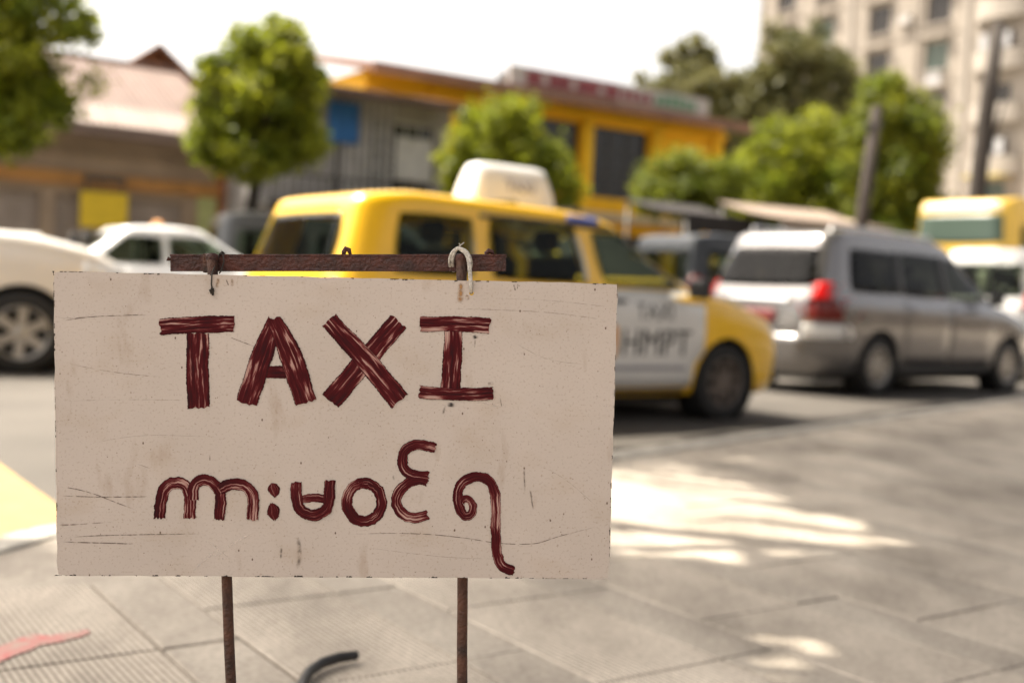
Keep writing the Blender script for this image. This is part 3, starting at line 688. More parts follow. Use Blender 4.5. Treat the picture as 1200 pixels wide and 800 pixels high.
def patch(bv, quad, axis, off, nu=12, nv=8, rnd=.22, depth=.03):
    """quad corners (bl, br, tr, tl) in the side (x,z) or end (y,z) view, laid onto the body"""
    top = []; 
    for j in range(nv+1):
        for i in range(nu+1):
            a, b = 2*i/nu-1, 2*j/nv-1
            a2, b2 = a*math.sqrt(1-rnd*b*b/2), b*math.sqrt(1-rnd*a*a/2); s, t = (a2+1)/2, (b2+1)/2
            k = math.sqrt(1-rnd/2); s = .5+(s-.5)/ (1 if rnd == 0 else 1); 
            p = [quad[0][q]*(1-s)*(1-t)+quad[1][q]*s*(1-t)+quad[2][q]*s*t+quad[3][q]*(1-s)*t for q in (0, 1)]
            if axis in ('y-', 'y+'):
                sg = -1 if axis == 'y-' else 1; o = Vector((p[0], sg*4, p[1])); d = Vector((0, -sg, 0))
            elif axis == 'z+': o = Vector((p[0], p[1], 6)); d = Vector((0, 0, -1))
            else:
                sg = -1 if axis == 'x-' else 1; o = Vector((sg*12 + 2.2, p[0], p[1])); d = Vector((-sg, 0, 0))
            h, nn, _, _ = bv.ray_cast(o, d)
            if h is None:
                h, nn, _, _ = bv.find_nearest(o + d*(o.length-1.0 if axis[0] == 'x' else 3.2))
            top.append((h - d*off, h + d*depth))
    n = len(top); vs = [p[0] for p in top] + [p[1] for p in top]; fs = []; w = nu+1
    for j in range(nv):
        for i in range(nu): q = j*w+i; fs.append((q, q+1, q+w+1, q+w))
    bd = [i for i in range(w)] + [j*w+nu for j in range(1, nv+1)] + [nv*w+i for i in range(nu-1, -1, -1)] + [j*w for j in range(nv-1, 0, -1)]
    for a, b in zip(bd, bd[1:]+bd[:1]): fs.append((a, n+a, n+b, b))
    return MB().add(vs, fs, True)
wheel_cache = {}
def wheel_meshes(r, wd, rim_m, spokes):
    key = (r, wd, rim_m, spokes)
    if key in wheel_cache: return wheel_cache[key]
    t = MB(); h = wd/2
    t.lathe([(.02,-h*.55),(r*.60,-h*.55),(r*.64,-h*.95),(r*.80,-h*1.04),(r*.94,-h*.95),(r*.995,-h*.7),(r,-h*.3),(r,h*.3),(r*.995,h*.7),(r*.94,h*.95),(r*.8,h),(.02,h)], 40)
    m = MB()
    m.lathe([(r*.665,-h*.93),(r*.66,-h*1.0),(r*.62,-h*.98),(r*.585,-h*.72),(r*.57,-h*.5)], 40)
    m.lathe([(.001,-h*.86),(r*.10,-h*.86),(r*.15,-h*.78),(r*.17,-h*.56)], 24)
    for k in range(spokes):
        a = 2*math.pi*k/spokes; c, s = math.cos(a), math.sin(a); w0, w1 = r*.075, r*.115 if spokes < 8 else r*.06
        vs = []
        for rr_, ww, y0, y1 in ((r*.12, w0*1.3, -h*.80, -h*.58), (r*.60, w1, -h*.86, -h*.58)):
            for sg in (-1, 1):
                for y in (y0, y1): vs.append((c*rr_ - s*ww*sg, y, s*rr_ + c*ww*sg))
        m.add(vs, [(0,2,6,4),(1,5,7,3),(0,4,5,1),(2,3,7,6),(4,6,7,5),(0,1,3,2)])
    tm = t.mesh('wheel'); tm.materials.append(M['tyre']); rm = m.mesh('rim'); rm.materials.append(M[rim_m])
    wheel_cache[key] = (tm, rm); return tm, rm
shell_cache = {}
def vehicle(name, label, cat, S, rear_right, theta, paint, group=None, glass='auto_glass', scratch_parts=True):
    """rear_right: ground position of the rear right corner, theta: heading from +Y towards +X"""
    L, W = S['L'], S['W']; d = Vector((math.sin(theta), math.cos(theta))); n = Vector((-d.y, d.x))
    p = Vector(rear_right) + n*(W/2)
    T = thing(name, label, cat, (p.x, p.y, -.10), math.pi/2-theta, group)
    low, house, hollow = car_shells(S, paint)
    bm = bmesh.new(); bm.from_mesh(low); bm.from_mesh(hollow); me = bpy.data.meshes.new('body'); bm.to_mesh(me); bm.free()
    for pl in me.polygons: pl.use_smooth = True
    hm = list(hollow.materials)
    me.materials.clear()
    for x_ in hm or [M[paint]]: me.materials.append(x_)
    body = obj('body', me, None, T)
    try: me.set_sharp_from_angle(angle=R(38))
    except Exception: pass
    bl = bvh_of(low); bh = bvh_of(house); ba = bvh_of(low, house); hw = W/2
    for wx in S['wheels']:
        for sg in (-1, 1):
            tm, rm = wheel_meshes(S['rw'], S.get('tw', .19), S.get('rim', 'rim'), S.get('spokes', 6))
            wo = obj('wheel', tm, None, T); wo.location = (wx, sg*(hw-.115), S['rw']); wo.rotation_euler = (0, random.random()*6, 0 if sg < 0 else math.pi)
            obj('rim', rm, None, wo)
            ar = MB(); ar.lathe([(.02, sg*(hw-.25)), (S['rw']*1.13, sg*(hw-.25)), (S['rw']*1.145, sg*(hw-.03))], 32, c=(wx, 0, S['rw']*1.02)); ar.build('wheel_well', 'black_plastic', T)
    for sg, ax in ((-1, 'y-'), (1, 'y+')):
        for q in S['windows']:
            wo = patch(bh, q, ax, .004).build('window', S.get('glass', glass), T)
        for q in S.get('doors', []):
            do = patch(ba, q, ax, .005, rnd=.06).build('door', S.get('door_paint', paint) if q is S['doors'][-1] else paint, T)
            cx = q[0][0] + .16*(q[1][0]-q[0][0]); cz = q[3][1] - .09
            h, _, _, _ = bl.ray_cast(Vector((cx, sg*4, cz)), Vector((0, -sg, 0)))
            if h: bevel(obj('handle', MB().box(cx-.07, cx+.07, h.y-.01, h.y+sg*.03, cz-.014, cz+.014).mesh('handle'), S.get('handle', 'black_plastic'), do).data, .008)
        if 'mirror' in S:
            x, z = S['mirror']; y = sg*(hw+.02)
            mm = MB().box(x-.05, x+.06, min(y, y+sg*.17), max(y, y+sg*.17), z-.07, z+.075).mesh('mirror'); obj('mirror', bevel(mm, .03, 3), S.get('mirror_m', 'black_plastic'), T)
        for q in S.get('pillars', []): patch(bh, q, ax, .007, 2, 6, 0.0).build('pillar_trim', 'black_plastic', T)
        if 'gutter' in S: patch(bh, S['gutter'], ax, .010, 14, 2, 0.0).build('window_seal', 'black_plastic', T)
        if 'sill' in S: patch(bl, S['sill'], ax, .006, 14, 2, 0.0).build('side_sill', S.get('sill_m', 'black_plastic'), T)
        for q, m_ in S.get('tails', []): patch(ba, [(sg*a, b) for a, b in q], 'x-', .012, 6, 8, .25, .05).build('tail_light', m_, T)
        for q, m_ in S.get('tails_side', []): patch(ba, q, ax, .010, 6, 8, .2, .05).build('tail_light', m_, T)
        for q, m_ in S.get('heads', []): patch(ba, [(sg*a, b) for a, b in q], 'x+', .012, 6, 6, .3, .05).build('headlight', m_, T)
        for q, m_ in S.get('heads_side', []): patch(ba, q, ax, .010, 6, 6, .3, .05).build('headlight', m_, T)
        for q, m_ in S.get('body_side', []): patch(bl, q, ax, .006, 14, 4, .0).build('trim_strip', m_, T)
    for q in S.get('rear_window', []): patch(bh, q, 'x-', .004).build('rear_window', S.get('rear_glass', glass), T)
    for q in S.get('windscreen', []): patch(bh, q, 'x+', .004).build('windscreen', glass, T)
    for nm, q, ax, m_ in S.get('extra', []): patch(ba, q, ax, .014, 10, 5, .12, .04).build(nm, m_, T)
    zs = lerp(S['top'], L/2)
    MB().box(.25, L-.3, -hw*.72, hw*.72, S['z0']-.075, S['z0']+.08).build('underbody', 'black_plastic', T)
    g_ = S['house']
    loft([[(x, y, z) for x, y in ring((g_['rb']+g_['fb'])/2, (g_['fb']-g_['rb'])/2-.14, g_['wb']-.07, 8, 32)] for z in (zs+.025, zs+.045)]).build('parcel_shelf', 'upholstery', T)
    if L < 6:
        rows = [(g_, sg) for g_ in S.get('seat_x', (S['house']['ft']-.42, S['house']['ft']-1.40)) for sg in (-1, 1)]
        for xs_, sg in rows:
            mb = MB(); mb.box(xs_-.07, xs_+.07, sg*.36-.23, sg*.36+.23, zs-.1, zs+.24); me_ = bevel(mb.mesh('seat'), .05, 2); so = obj('seat', me_, 'upholstery', T)
            obj('headrest', bevel(MB().box(xs_-.12, xs_-.02, sg*.36-.12, sg*.36+.12, zs+.26, zs+.42).mesh('headrest'), .04, 2), 'upholstery', so)
    return T, ba, bl, bh
def q4(x0, x1, z0, z1, xt0=None, xt1=None): return [(x0, z0), (x1, z0), (x1 if xt1 is None else xt1, z1), (x0 if xt0 is None else xt0, z1)]

TAXI = dict(L=4.2, W=1.69, z0=.20, top=[(0,.93),(2.9,.955),(3.1,.95),(3.55,.90),(3.95,.80),(4.2,.66)], wheels=(.85,3.40), rw=.295, rim='dark_rim', spokes=8,
  roof=[(.15,1.47),(.6,1.515),(1.4,1.515),(2.0,1.49),(2.5,1.43),(2.7,1.40)], house=dict(zb=.90, rb=.03, rt=.22, fb=3.34, ft=2.42, wb=.805, wt=.66),
  windows=[q4(.40,1.03,.985,1.385,.48,1.05), q4(1.15,2.02,.985,1.39,1.16,1.93), q4(2.13,3.03,.985,1.375,2.05,2.50)],
  gutter=q4(1.10,2.60,1.385,1.415), doors=[q4(1.13,2.03,.30,.94,1.13,2.05), q4(2.07,3.12,.26,.975,2.09,3.13)], door_paint='taxi_white', mirror=(2.93,1.0),
  rear_window=[q4(-.60,.60,1.0,1.37,-.52,.52)], windscreen=[q4(-.68,.68,1.0,1.37,-.56,.56)], rear_glass='auto_glass',
  tails=[(q4(.56,.78,.72,.93),'red_lens')], heads=[(q4(.42,.76,.60,.74),'clear_lens')], sill=q4(1.25,2.98,.215,.25),
  extra=[('bumper', q4(-.8,.8,.26,.52), 'x-', 'black_plastic'), ('bumper', q4(-.78,.78,.24,.42), 'x+', 'taxi_yellow'), ('number_plate', q4(-.26,.26,.60,.72), 'x-', 'plate_red'), ('grille', q4(-.36,.36,.58,.70), 'x+', 'black_plastic')])
T, ba, bl, bh = vehicle('taxi', 'yellow estate taxi with white front door and white roof sign, parked behind the board', 'taxi', TAXI, (-1.036, 6.724), .924, 'taxi_yellow')
def side_text(body, size, x, z, m, bold=.0):
    me = text_mesh(body, size, bold); mm = Matrix(((1,0,0),(0,0,-1),(0,1,0)))
    for v in me.vertices:
        px, pz = v.co.x + x, v.co.y + z
        h, _, _, _ = bl.ray_cast(Vector((px, -4, pz)), Vector((0, 1, 0))); v.co = Vector((px, (h.y if h else -.84) - .008 - v.co.z, pz))
    me.materials.clear(); o = obj('lettering', me, m, T); o['label'] = 'black lettering reading ' + body; return o
side_text('TAXI', .17, 2.60, .815, 'text_black', .0)
side_text('HMPT', .27, 2.62, .585, 'text_black', .0)
patch(bl, q4(2.13,2.24,.47,.72), 'y-', .008, 4, 6, .5).build('emblem', 'emblem_orange', T)
patch(bl, q4(2.15,2.95,.395,.425), 'y-', .008, 8, 2, .0).build('text_line', 'text_grey', T)
# roof sign: tapered white plastic box on two rails
rsn = loft([[(x, y, z) for x, y in ring(1.80, a, b, 5, 32)] for a, b, z in ((.39,.19,1.53),(.39,.19,1.56),(.37,.165,1.66),(.335,.13,1.77),(.31,.10,1.825),(.26,.06,1.84))]).build('roof_sign', 'sign_plastic', T)
me = text_mesh('TAXI', .12, .002)
for v in me.vertices: x, y, z = v.co; v.co = Vector((x+1.81, -.205 + (y+.02+.1)*.20 - z*.5 , y+1.675))
me.materials.clear(); obj('lettering', me, 'text_grey', rsn)
obj('sign_rail', MB().box(1.48,1.54,-.5,.5,1.50,1.545).mesh('sign_rail'), 'black_plastic', T); obj('sign_rail', MB().box(2.06,2.12,-.5,.5,1.48,1.545).mesh('sign_rail'), 'black_plastic', T)
patch(bh, q4(1.86,2.16,1.42,1.47), 'y-', .012, 6, 3, .1).build('roof_decal', 'decal_blue', T)

MPV = dict(L=4.58, W=1.77, z0=.22, top=[(0,1.05),(.3,1.08),(3.3,1.04),(3.7,1.0),(4.25,.88),(4.58,.68)], wheels=(1.03,3.78), rw=.325, rim='rim', spokes=10,
  roof=[(.2,1.69),(.8,1.745),(2.0,1.745),(2.7,1.68),(3.0,1.62)], house=dict(zb=1.0, rb=.03, rt=.33, fb=3.72, ft=2.68, wb=.845, wt=.68),
  windows=[q4(.50,1.42,1.09,1.56,.58,1.43), q4(1.44,2.34,1.08,1.57,1.45,2.32), q4(2.36,3.40,1.07,1.55,2.33,2.76)],
  pillars=[q4(1.36,1.50,1.10,1.56,1.37,1.50), q4(2.28,2.42,1.09,1.56,2.26,2.40)], doors=[q4(1.50,2.34,.34,1.02,1.46,2.36), q4(2.39,3.32,.34,1.01,2.40,3.36)], handle='silver', mirror=(3.16,1.10), mirror_m='black_plastic',
  rear_window=[q4(-.72,.72,1.12,1.55,-.60,.60)], windscreen=[q4(-.72,.72,1.1,1.55,-.6,.6)], rear_glass='tint_glass', glass='tint_glass',
  tails=[(q4(.66,.86,1.0,1.18),'red_lens'),(q4(.68,.87,.78,1.0),'brown_lens')], tails_side=[(q4(.02,.22,1.0,1.16),'red_lens'),(q4(.02,.20,.78,1.0),'brown_lens')],
  heads=[(q4(.45,.8,.66,.82),'clear_lens')], sill=q4(1.45,3.35,.235,.27),
  extra=[('bumper', q4(-.82,.82,.28,.62), 'x-', 'silver'), ('number_plate', q4(-.27,.27,.74,.88), 'x-', 'plate_red'), ('tailgate_trim', q4(-.45,.45,.95,1.0), 'x-', 'chrome'), ('bumper_corner', q4(-.86,-.60,.60,.74), 'x-', 'clear_lens'), ('grille', q4(-.4,.4,.6,.76), 'x+', 'chrome')])
T, ba, bl, bh = vehicle('minivan', 'silver people carrier with tinted windows and red tail light, parked ahead of the taxi', 'minivan', MPV, (3.144, 11.489), .890, 'silver')
for y in (-.52, .52): MB().tube([(.5,y,1.74),(.55,y,1.79),(2.4,y,1.785),(2.5,y,1.70)], .018, 8).build('roof_rail', 'chrome', T)

VAN = dict(L=4.6, W=1.70, z0=.22, top=[(0,1.08),(3.8,1.08),(4.1,1.02),(4.5,.90),(4.6,.7)], wheels=(.9,3.75), rw=.31,
  roof=[(.1,1.88),(.6,1.94),(2.6,1.94),(3.3,1.85)], house=dict(zb=1.03, rb=.02, rt=.16, fb=4.15, ft=3.15, wb=.82, wt=.71),
  windows=[q4(.35,1.5,1.15,1.70,.4,1.5), q4(1.6,2.7,1.15,1.70,1.6,2.68), q4(2.8,3.75,1.14,1.68,2.76,3.15)],
  doors=[q4(1.55,2.72,.34,1.05), q4(2.77,3.4,.34,1.04)], handle='chrome', mirror=(3.6,1.2),
  rear_window=[q4(-.66,.66,1.2,1.70,-.60,.60)], windscreen=[q4(-.7,.7,1.15,1.7,-.6,.6)],
  tails=[(q4(.66,.83,1.02,1.30),'red_lens')], heads=[(q4(.45,.78,.66,.85),'clear_lens')],
  extra=[('bumper', q4(-.8,.8,.28,.56), 'x-', 'white_paint'), ('number_plate', q4(-.26,.26,.70,.83), 'x-', 'plate_white')])
vehicle('van', 'white van with red tail light at the right edge, beyond the silver minivan', 'van', VAN, (7.35, 16.1), .90, 'white_paint')

BVAN = dict(VAN); BVAN['tails'] = [(q4(.66,.83,1.02,1.30),'brown_lens')]; BVAN['extra'] = [('bumper', q4(-.8,.8,.28,.56), 'x-', 'black_plastic'), ('number_plate', q4(-.26,.26,.70,.83), 'x-', 'plate_red')]
vehicle('van', 'dark slate van parked beneath the dark awning, glimpsed over the taxi bonnet', 'van', BVAN, (2.6, 16.6), .95, 'blue_paint')
vehicle('van', 'grey van in the shade of the round tree, behind the taxi tailgate', 'van', dict(BVAN), (-4.55, 16.9), 1.2, 'grey_paint')

SUV = dict(L=4.75, W=1.86, z0=.30, top=[(0,1.14),(3.1,1.20),(3.35,1.22),(3.9,1.19),(4.35,1.10),(4.65,.98),(4.75,.80)], wheels=(1.05,3.82), rw=.355, tw=.24, rim='rim', spokes=6,
  roof=[(.1,1.80),(.6,1.86),(2.3,1.86),(2.7,1.80)], house=dict(zb=1.10, rb=.04, rt=.20, fb=3.35, ft=2.55, wb=.87, wt=.74),
  windows=[q4(.35,1.1,1.24,1.66,.4,1.1), q4(1.2,2.1,1.24,1.67,1.2,2.05), q4(2.2,3.0,1.25,1.65,2.15,2.55)],
  doors=[q4(1.35,2.15,.45,1.14), q4(2.2,3.15,.45,1.17)], handle='chrome', mirror=(2.95,1.32), mirror_m='pearl',
  rear_window=[q4(-.7,.7,1.25,1.66,-.6,.6)], windscreen=[q4(-.74,.74,1.27,1.68,-.64,.64)],
  tails=[(q4(.7,.9,.9,1.12),'red_lens')], heads=[(q4(.45,.86,.80,.98),'clear_lens')], heads_side=[(q4(4.3,4.62,.82,.98),'clear_lens')],
  extra=[('bumper', q4(-.85,.85,.36,.66), 'x+', 'pearl'), ('grille', q4(-.4,.4,.72,.95), 'x+', 'chrome'), ('bumper', q4(-.85,.85,.36,.66), 'x-', 'pearl')])
th = 1.13; d = Vector((math.sin(th), math.cos(th))); wc = Vector((-4.20, 9.72))
T, ba, bl, bh = vehicle('suv', 'pearl white off-road car whose bonnet and front wheel enter at left', 'SUV', SUV, wc - d*3.82, th, 'pearl')
obj('bonnet_scoop', bevel(MB().box(3.55, 4.0, -.28, .28, 1.15, 1.235).mesh('bonnet_scoop'), .03, 3), 'pearl', T)

SEDAN = dict(L=4.5, W=1.72, z0=.20, top=[(0,.92),(.6,1.02),(3.2,.98),(3.5,.96),(4.2,.82),(4.5,.62)], wheels=(.95,3.6), rw=.31,
  roof=[(1.0,1.42),(1.4,1.50),(2.0,1.54),(2.6,1.49),(2.9,1.40)], house=dict(zb=.95, rb=.50, rt=1.35, fb=3.55, ft=2.45, wb=.80, wt=.62),
  windows=[q4(.98,1.85,1.04,1.40,1.40,1.85), q4(1.93,3.0,1.03,1.41,1.90,2.45)],
  doors=[q4(1.25,2.0,.32,.98), q4(2.05,3.02,.32,.97)], handle='white_paint', mirror=(2.85,1.05), mirror_m='white_paint',
  rear_window=[q4(-.62,.62,1.06,1.42,-.5,.5)], windscreen=[q4(-.66,.66,1.04,1.42,-.54,.54)],
  tails=[(q4(.5,.8,.72,.90),'red_lens')], heads=[(q4(.45,.8,.58,.74),'clear_lens')], extra=[('bumper', q4(-.8,.8,.25,.5), 'x-', 'white_paint'), ('number_plate', q4(-.26,.26,.60,.72), 'x-', 'plate_red')])
th = 1.0; d = Vector((math.sin(th), math.cos(th))); n_ = Vector((-d.y, d.x)); ctr = Vector((-4.75, 15.2))
T, ba, bl, bh = vehicle('sedan', 'white saloon car with amber roof lamp, between the off-road car and the shuttered building', 'car', SEDAN, ctr - d*2.0 - n_*.86, th, 'white_paint')
loft([[(x, y, z) for x, y in ring(1.95, a, b, 4, 24)] for a, b, z in ((.07,.13,1.53),(.065,.12,1.58),(.045,.09,1.62),(.02,.05,1.63))]).build('roof_lamp', 'amber_lens', T)

BUS = dict(L=8.6, W=2.3, z0=.35, top=[(0,1.60),(8.6,1.60)], wheels=(2.2,6.9), rw=.45, tw=.26,
  roof=[(.05,3.02),(.5,3.12),(8.0,3.12),(8.6,3.0)], house=dict(zb=1.5, rb=.02, rt=.14, fb=8.58, ft=8.4, wb=1.13, wt=1.03),
  windows=[q4(.5+i*1.15, 1.5+i*1.15, 1.85, 2.62) for i in range(6)], rear_window=[q4(-.95,.95,2.25,2.80,-.9,.9)], rear_glass='green_pane',
  windscreen=[q4(-1.0,1.0,1.7,2.7,-.95,.95)], tails=[(q4(.85,1.08,.95,1.35),'red_lens')], heads=[(q4(.6,1.0,.9,1.2),'clear_lens')],
  body_side=[(q4(.3,8.3,1.45,1.62),'bus_cream'), (q4(.3,8.3,2.66,2.80),'bus_cream')],
  extra=[('roof_band', q4(-1.0,1.0,2.86,3.0), 'x-', 'bus_cream'), ('tailgate_panel', q4(-.98,.98,1.25,2.02), 'x-', 'bus_cream'), ('bumper', q4(-1.08,1.08,.4,.68), 'x-', 'black_plastic'), ('number_plate', q4(-.3,.3,.85,1.0), 'x-', 'plate_white')])
th = .90; d = Vector((math.sin(th), math.cos(th)))
T, ba, bl, bh = vehicle('bus', 'yellow and cream bus seen from behind at the right, beyond the white van', 'bus', BUS, (8.85, 20.4), th, 'bus_yellow')

# ------------------------------------------------------------------ trees
def crown_mesh(name, blobs, n, size, m, keep=None, flat=0.35):
    rng = np.random.default_rng(int(sum(abs(c) for b in blobs for c in b)*1000) % 99991)
    vol = np.array([b[3]*b[4]*b[5] for b in blobs])**.72; vol /= vol.sum()
    ps = []; ns = []; tn = []
    for b, fr in zip(blobs, vol):
        k = max(8, int(n*fr)); clumps = max(5, int(k/100))
        d = rng.normal(size=(clumps, 3)); d /= np.linalg.norm(d, axis=1)[:, None]; rad = rng.uniform(.4, 1.25, clumps)**.5
        cc = d*rad[:, None]*np.array(b[3:6]) + np.array(b[:3]); tone = rng.uniform(0, 1, clumps)
        idx = rng.integers(0, clumps, k); sp = .12*np.array(b[3:6]) + .05
        p = cc[idx] + rng.normal(size=(k, 3))*sp
        nn = (p - np.array(b[:3]))/np.array(b[3:6]); nn /= np.linalg.norm(nn, axis=1)[:, None]+1e-6
        nn = nn*flat + rng.normal(size=(k, 3))*.6 + np.array([0, 0, .35]); nn /= np.linalg.norm(nn, axis=1)[:, None]
        ps.append(p); ns.append(nn); tn.append(np.clip(tone[idx]*.7 + rng.uniform(0, .3, k), 0, 1))
    p = np.concatenate(ps); nn = np.concatenate(ns); tn = np.concatenate(tn)
    if keep is not None:
        k = keep(p); p, nn, tn = p[k], nn[k], tn[k]
    k = len(p); r = rng.normal(size=(k, 3)); t = np.cross(nn, r); t /= np.linalg.norm(t, axis=1)[:, None]+1e-9; b = np.cross(nn, t)
    s = size*rng.uniform(.65, 1.35, k)[:, None]
    v = np.stack([p - t*s, p + b*s*.42 - nn*s*.08, p + t*s, p - b*s*.42 - nn*s*.08], 1).reshape(-1, 3)
    me = bpy.data.meshes.new(name); me.vertices.add(4*k); me.vertices.foreach_set('co', v.ravel().astype(np.float32))
    me.loops.add(4*k); me.loops.foreach_set('vertex_index', np.arange(4*k, dtype=np.int32)); me.polygons.add(k)
    me.polygons.foreach_set('loop_start', np.arange(0, 4*k, 4, dtype=np.int32))
    me.update(calc_edges=True)
    at = me.attributes.new('tone', 'FLOAT', 'FACE'); at.data.foreach_set('value', tn.astype(np.float32))
    me.materials.append(M[m]); return me
def tree(label, base, blobs, n, size, m, trunk_r=.14, bark='bark', name='tree', group=None, keep=None, lean=(0,0), cat='tree'):
    """base (x,y,z); blobs relative to base: (x,y,z,rx,ry,rz)"""
    T = thing(name, label, cat, base, 0, group)
    mb = MB(); zc = min(b[2]-b[5]*.6 for b in blobs); top = max(b[2] for b in blobs)
    cx = sum(b[0] for b in blobs)/len(blobs); cy = sum(b[1] for b in blobs)/len(blobs)
    f = [0, .25, .5, .75, 1.0]
    tp = [(cx*.6*t*t + math.sin(t*5+base[0])*trunk_r*.5, cy*.6*t*t + math.cos(t*4+base[1])*trunk_r*.4, zc*t - .12*(t == 0)) for t in f]
    mb.tube(tp, [trunk_r*1.35, trunk_r*1.02, trunk_r*.92, trunk_r*.85, trunk_r*.75], 12)
    tr = mb.build('trunk', bark, T)
    for b in blobs:
        mb = MB(); a = Vector(tp[-1]); e = Vector(b[:3]); mid = (a+e)/2 + Vector((random.uniform(-.2,.2), random.uniform(-.2,.2), .1))
        mb.tube([a - Vector((0,0,.1)), mid, e], [trunk_r*.6, trunk_r*.38, trunk_r*.14], 8)
        for k in range(3):
            q = e + Vector((random.uniform(-.7,.7)*b[3], random.uniform(-.7,.7)*b[4], random.uniform(-.1,.7)*b[5]))
            mb.tube([mid.lerp(e, .3+.2*k), mid.lerp(q, .6), q], [trunk_r*.25, trunk_r*.16, trunk_r*.05], 6)
        mb.build('limb', bark, tr)
    shift = np.array(base); obj('crown', crown_mesh('crown', blobs, n, size, m, (lambda p: keep(p+shift)) if keep else None), None, T)
    return T
def blobs(r, num, spread, seed, z=0, squash=.8):
    rs = random.Random(seed); out = []
    for i in range(num):
        a = i*2.4+rs.random(); q = spread*math.sqrt((i+.5)/num)
        out.append((q*math.cos(a), q*math.sin(a)*.8, z+rs.uniform(-.5,.5)*spread*squash, r*rs.uniform(.75,1.15), r*rs.uniform(.75,1.15), r*rs.uniform(.6,.9)))
    return out
G = 'street trees along the far side'
tree('leafy street tree filling the upper left corner', (-8.6,18,-.1), [(1.0,0,4.0,.72,.8,.6),(.85,-.1,3.35,.65,.8,.5),(.95,.1,4.75,.65,.8,.6),(.2,0,3.1,.75,.8,.5),(.15,0,4.2,.85,.8,.7),(.35,0,5.3,.8,.8,.65),(-.75,0,3.6,.85,.8,.65),(-.7,0,4.7,.85,.8,.7),(-.3,0,5.7,.9,.8,.6),(-1.5,0,4.2,.8,.8,.8),(.75,0,5.75,.55,.6,.5)], 22000, .085, 'leaf_bright', .12, group=G)
tree('bushy round street tree in front of the gabled roof', (-4.62,20,-.1), [(-0.612, 0, 3.35, 0.462, 0.7, 0.5), (0.0, -0.2, 3.15, 0.521, 0.7, 0.45), (0.68, 0.1, 3.4, 0.462, 0.7, 0.5), (-0.527, 0, 4.05, 0.521, 0.7, 0.5), (0.085, -0.1, 4.0, 0.504, 0.7, 0.55), (0.663, 0, 4.2, 0.462, 0.7, 0.5), (-0.425, 0.1, 4.75, 0.42, 0.6, 0.45), (0.128, 0, 5.05, 0.42, 0.6, 0.42), (0.527, 0, 4.85, 0.403, 0.6, 0.45), (-0.807, 0, 4.5, 0.294, 0.4, 0.3), (0.297, 0.2, 5.4, 0.252, 0.4, 0.25)], 15000, .085, 'leaf_bright', .13, bark='bark_dark', group=G)
tree('young green tree standing in front of the yellow building, above the taxi roof sign', (-.25,26,-.35), [(-0.62, 0, 4.55, 0.69, 0.8, 0.75), (0.01, 0, 4.9, 0.644, 0.7, 0.75), (-0.935, 0.1, 4.0, 0.644, 0.7, 0.6), (0.37, 0.1, 4.1, 0.828, 0.8, 0.75), (0.865, -0.1, 3.7, 0.69, 0.7, 0.6), (1.09, 0, 3.3, 0.506, 0.6, 0.5), (-0.26, -0.1, 3.6, 0.828, 0.8, 0.7), (-1.07, 0, 3.5, 0.46, 0.6, 0.5)], 13000, .09, 'leaf_bright', .10, group=G)
tree('low clipped dome-shaped tree in front of the yellow building right end', (4.05,28,.0), [(-.55,0,3.6,.75,.8,.62),(.5,0,3.62,.78,.8,.62),(0,0,3.85,.8,.8,.6),(0,-.2,3.35,.95,.8,.5)], 11000, .075, 'leaf_mid', .10, group=G)
tree('broad layered tree left of the leaning concrete post', (7.0,30,-.4), [(-0.8, 0, 4.5, 1.08, 1.2, 0.84), (0.3, 0, 5.3, 1.02, 1.08, 0.9), (1.0, 0, 4.6, 1.08, 1.08, 0.96), (0, -0.2, 3.9, 1.8, 1.2, 0.9), (-1.2, 0, 3.5, 0.84, 0.96, 0.72), (1.1, 0, 3.6, 1.08, 0.96, 0.84), (-0.1, 0, 3.0, 1.8, 1.08, 0.6)], 26000, .10, 'leaf_bright', .14, group=G)
tree('tall dark green tree right of the leaning concrete post', (9.0,28,.0), [(-0.3, 0, 5.6, 0.78, 0.96, 0.78), (0.3, 0, 5.0, 0.9, 0.96, 0.96), (-0.1, 0, 4.2, 1.02, 1.08, 1.08), (0.15, 0, 3.3, 1.08, 1.08, 1.08), (0, 0, 2.5, 0.96, 1.08, 0.84), (0.65, 0, 4.4, 0.6, 0.6, 0.48)], 24000, .095, 'leaf_mid', .13, group=G)
G2 = 'olive trees behind the yellow building'
tree('small olive-grey tree rising above the yellow roof end', (6.9,50,.7), [(-0.6, 0, 9.7, 1.22, 1.22, 1.22), (0.5, 0, 10.2, 1.098, 1.22, 1.098), (0.3, 0, 8.7, 1.586, 1.464, 1.464), (-0.4, 0, 7.8, 1.464, 1.464, 1.22)], 11000, .16, 'leaf_olive', .2, group=G2)
tree('wide olive-grey tree below the apartment block windows', (10.9,48,.7), [(-2.5, 0, 8.3, 1.708, 1.464, 1.342), (-1.2, 0, 8.9, 1.464, 1.464, 1.22), (0.2, 0, 10.2, 1.586, 1.464, 1.464), (1.2, 0, 9.0, 1.83, 1.586, 1.586), (-0.8, 0, 7.2, 2.684, 1.708, 1.708), (2.0, 0, 7.6, 1.586, 1.464, 1.342), (-3.0, 0, 6.8, 1.708, 1.464, 1.22)], 24000, .17, 'leaf_olive', .22, group=G2)
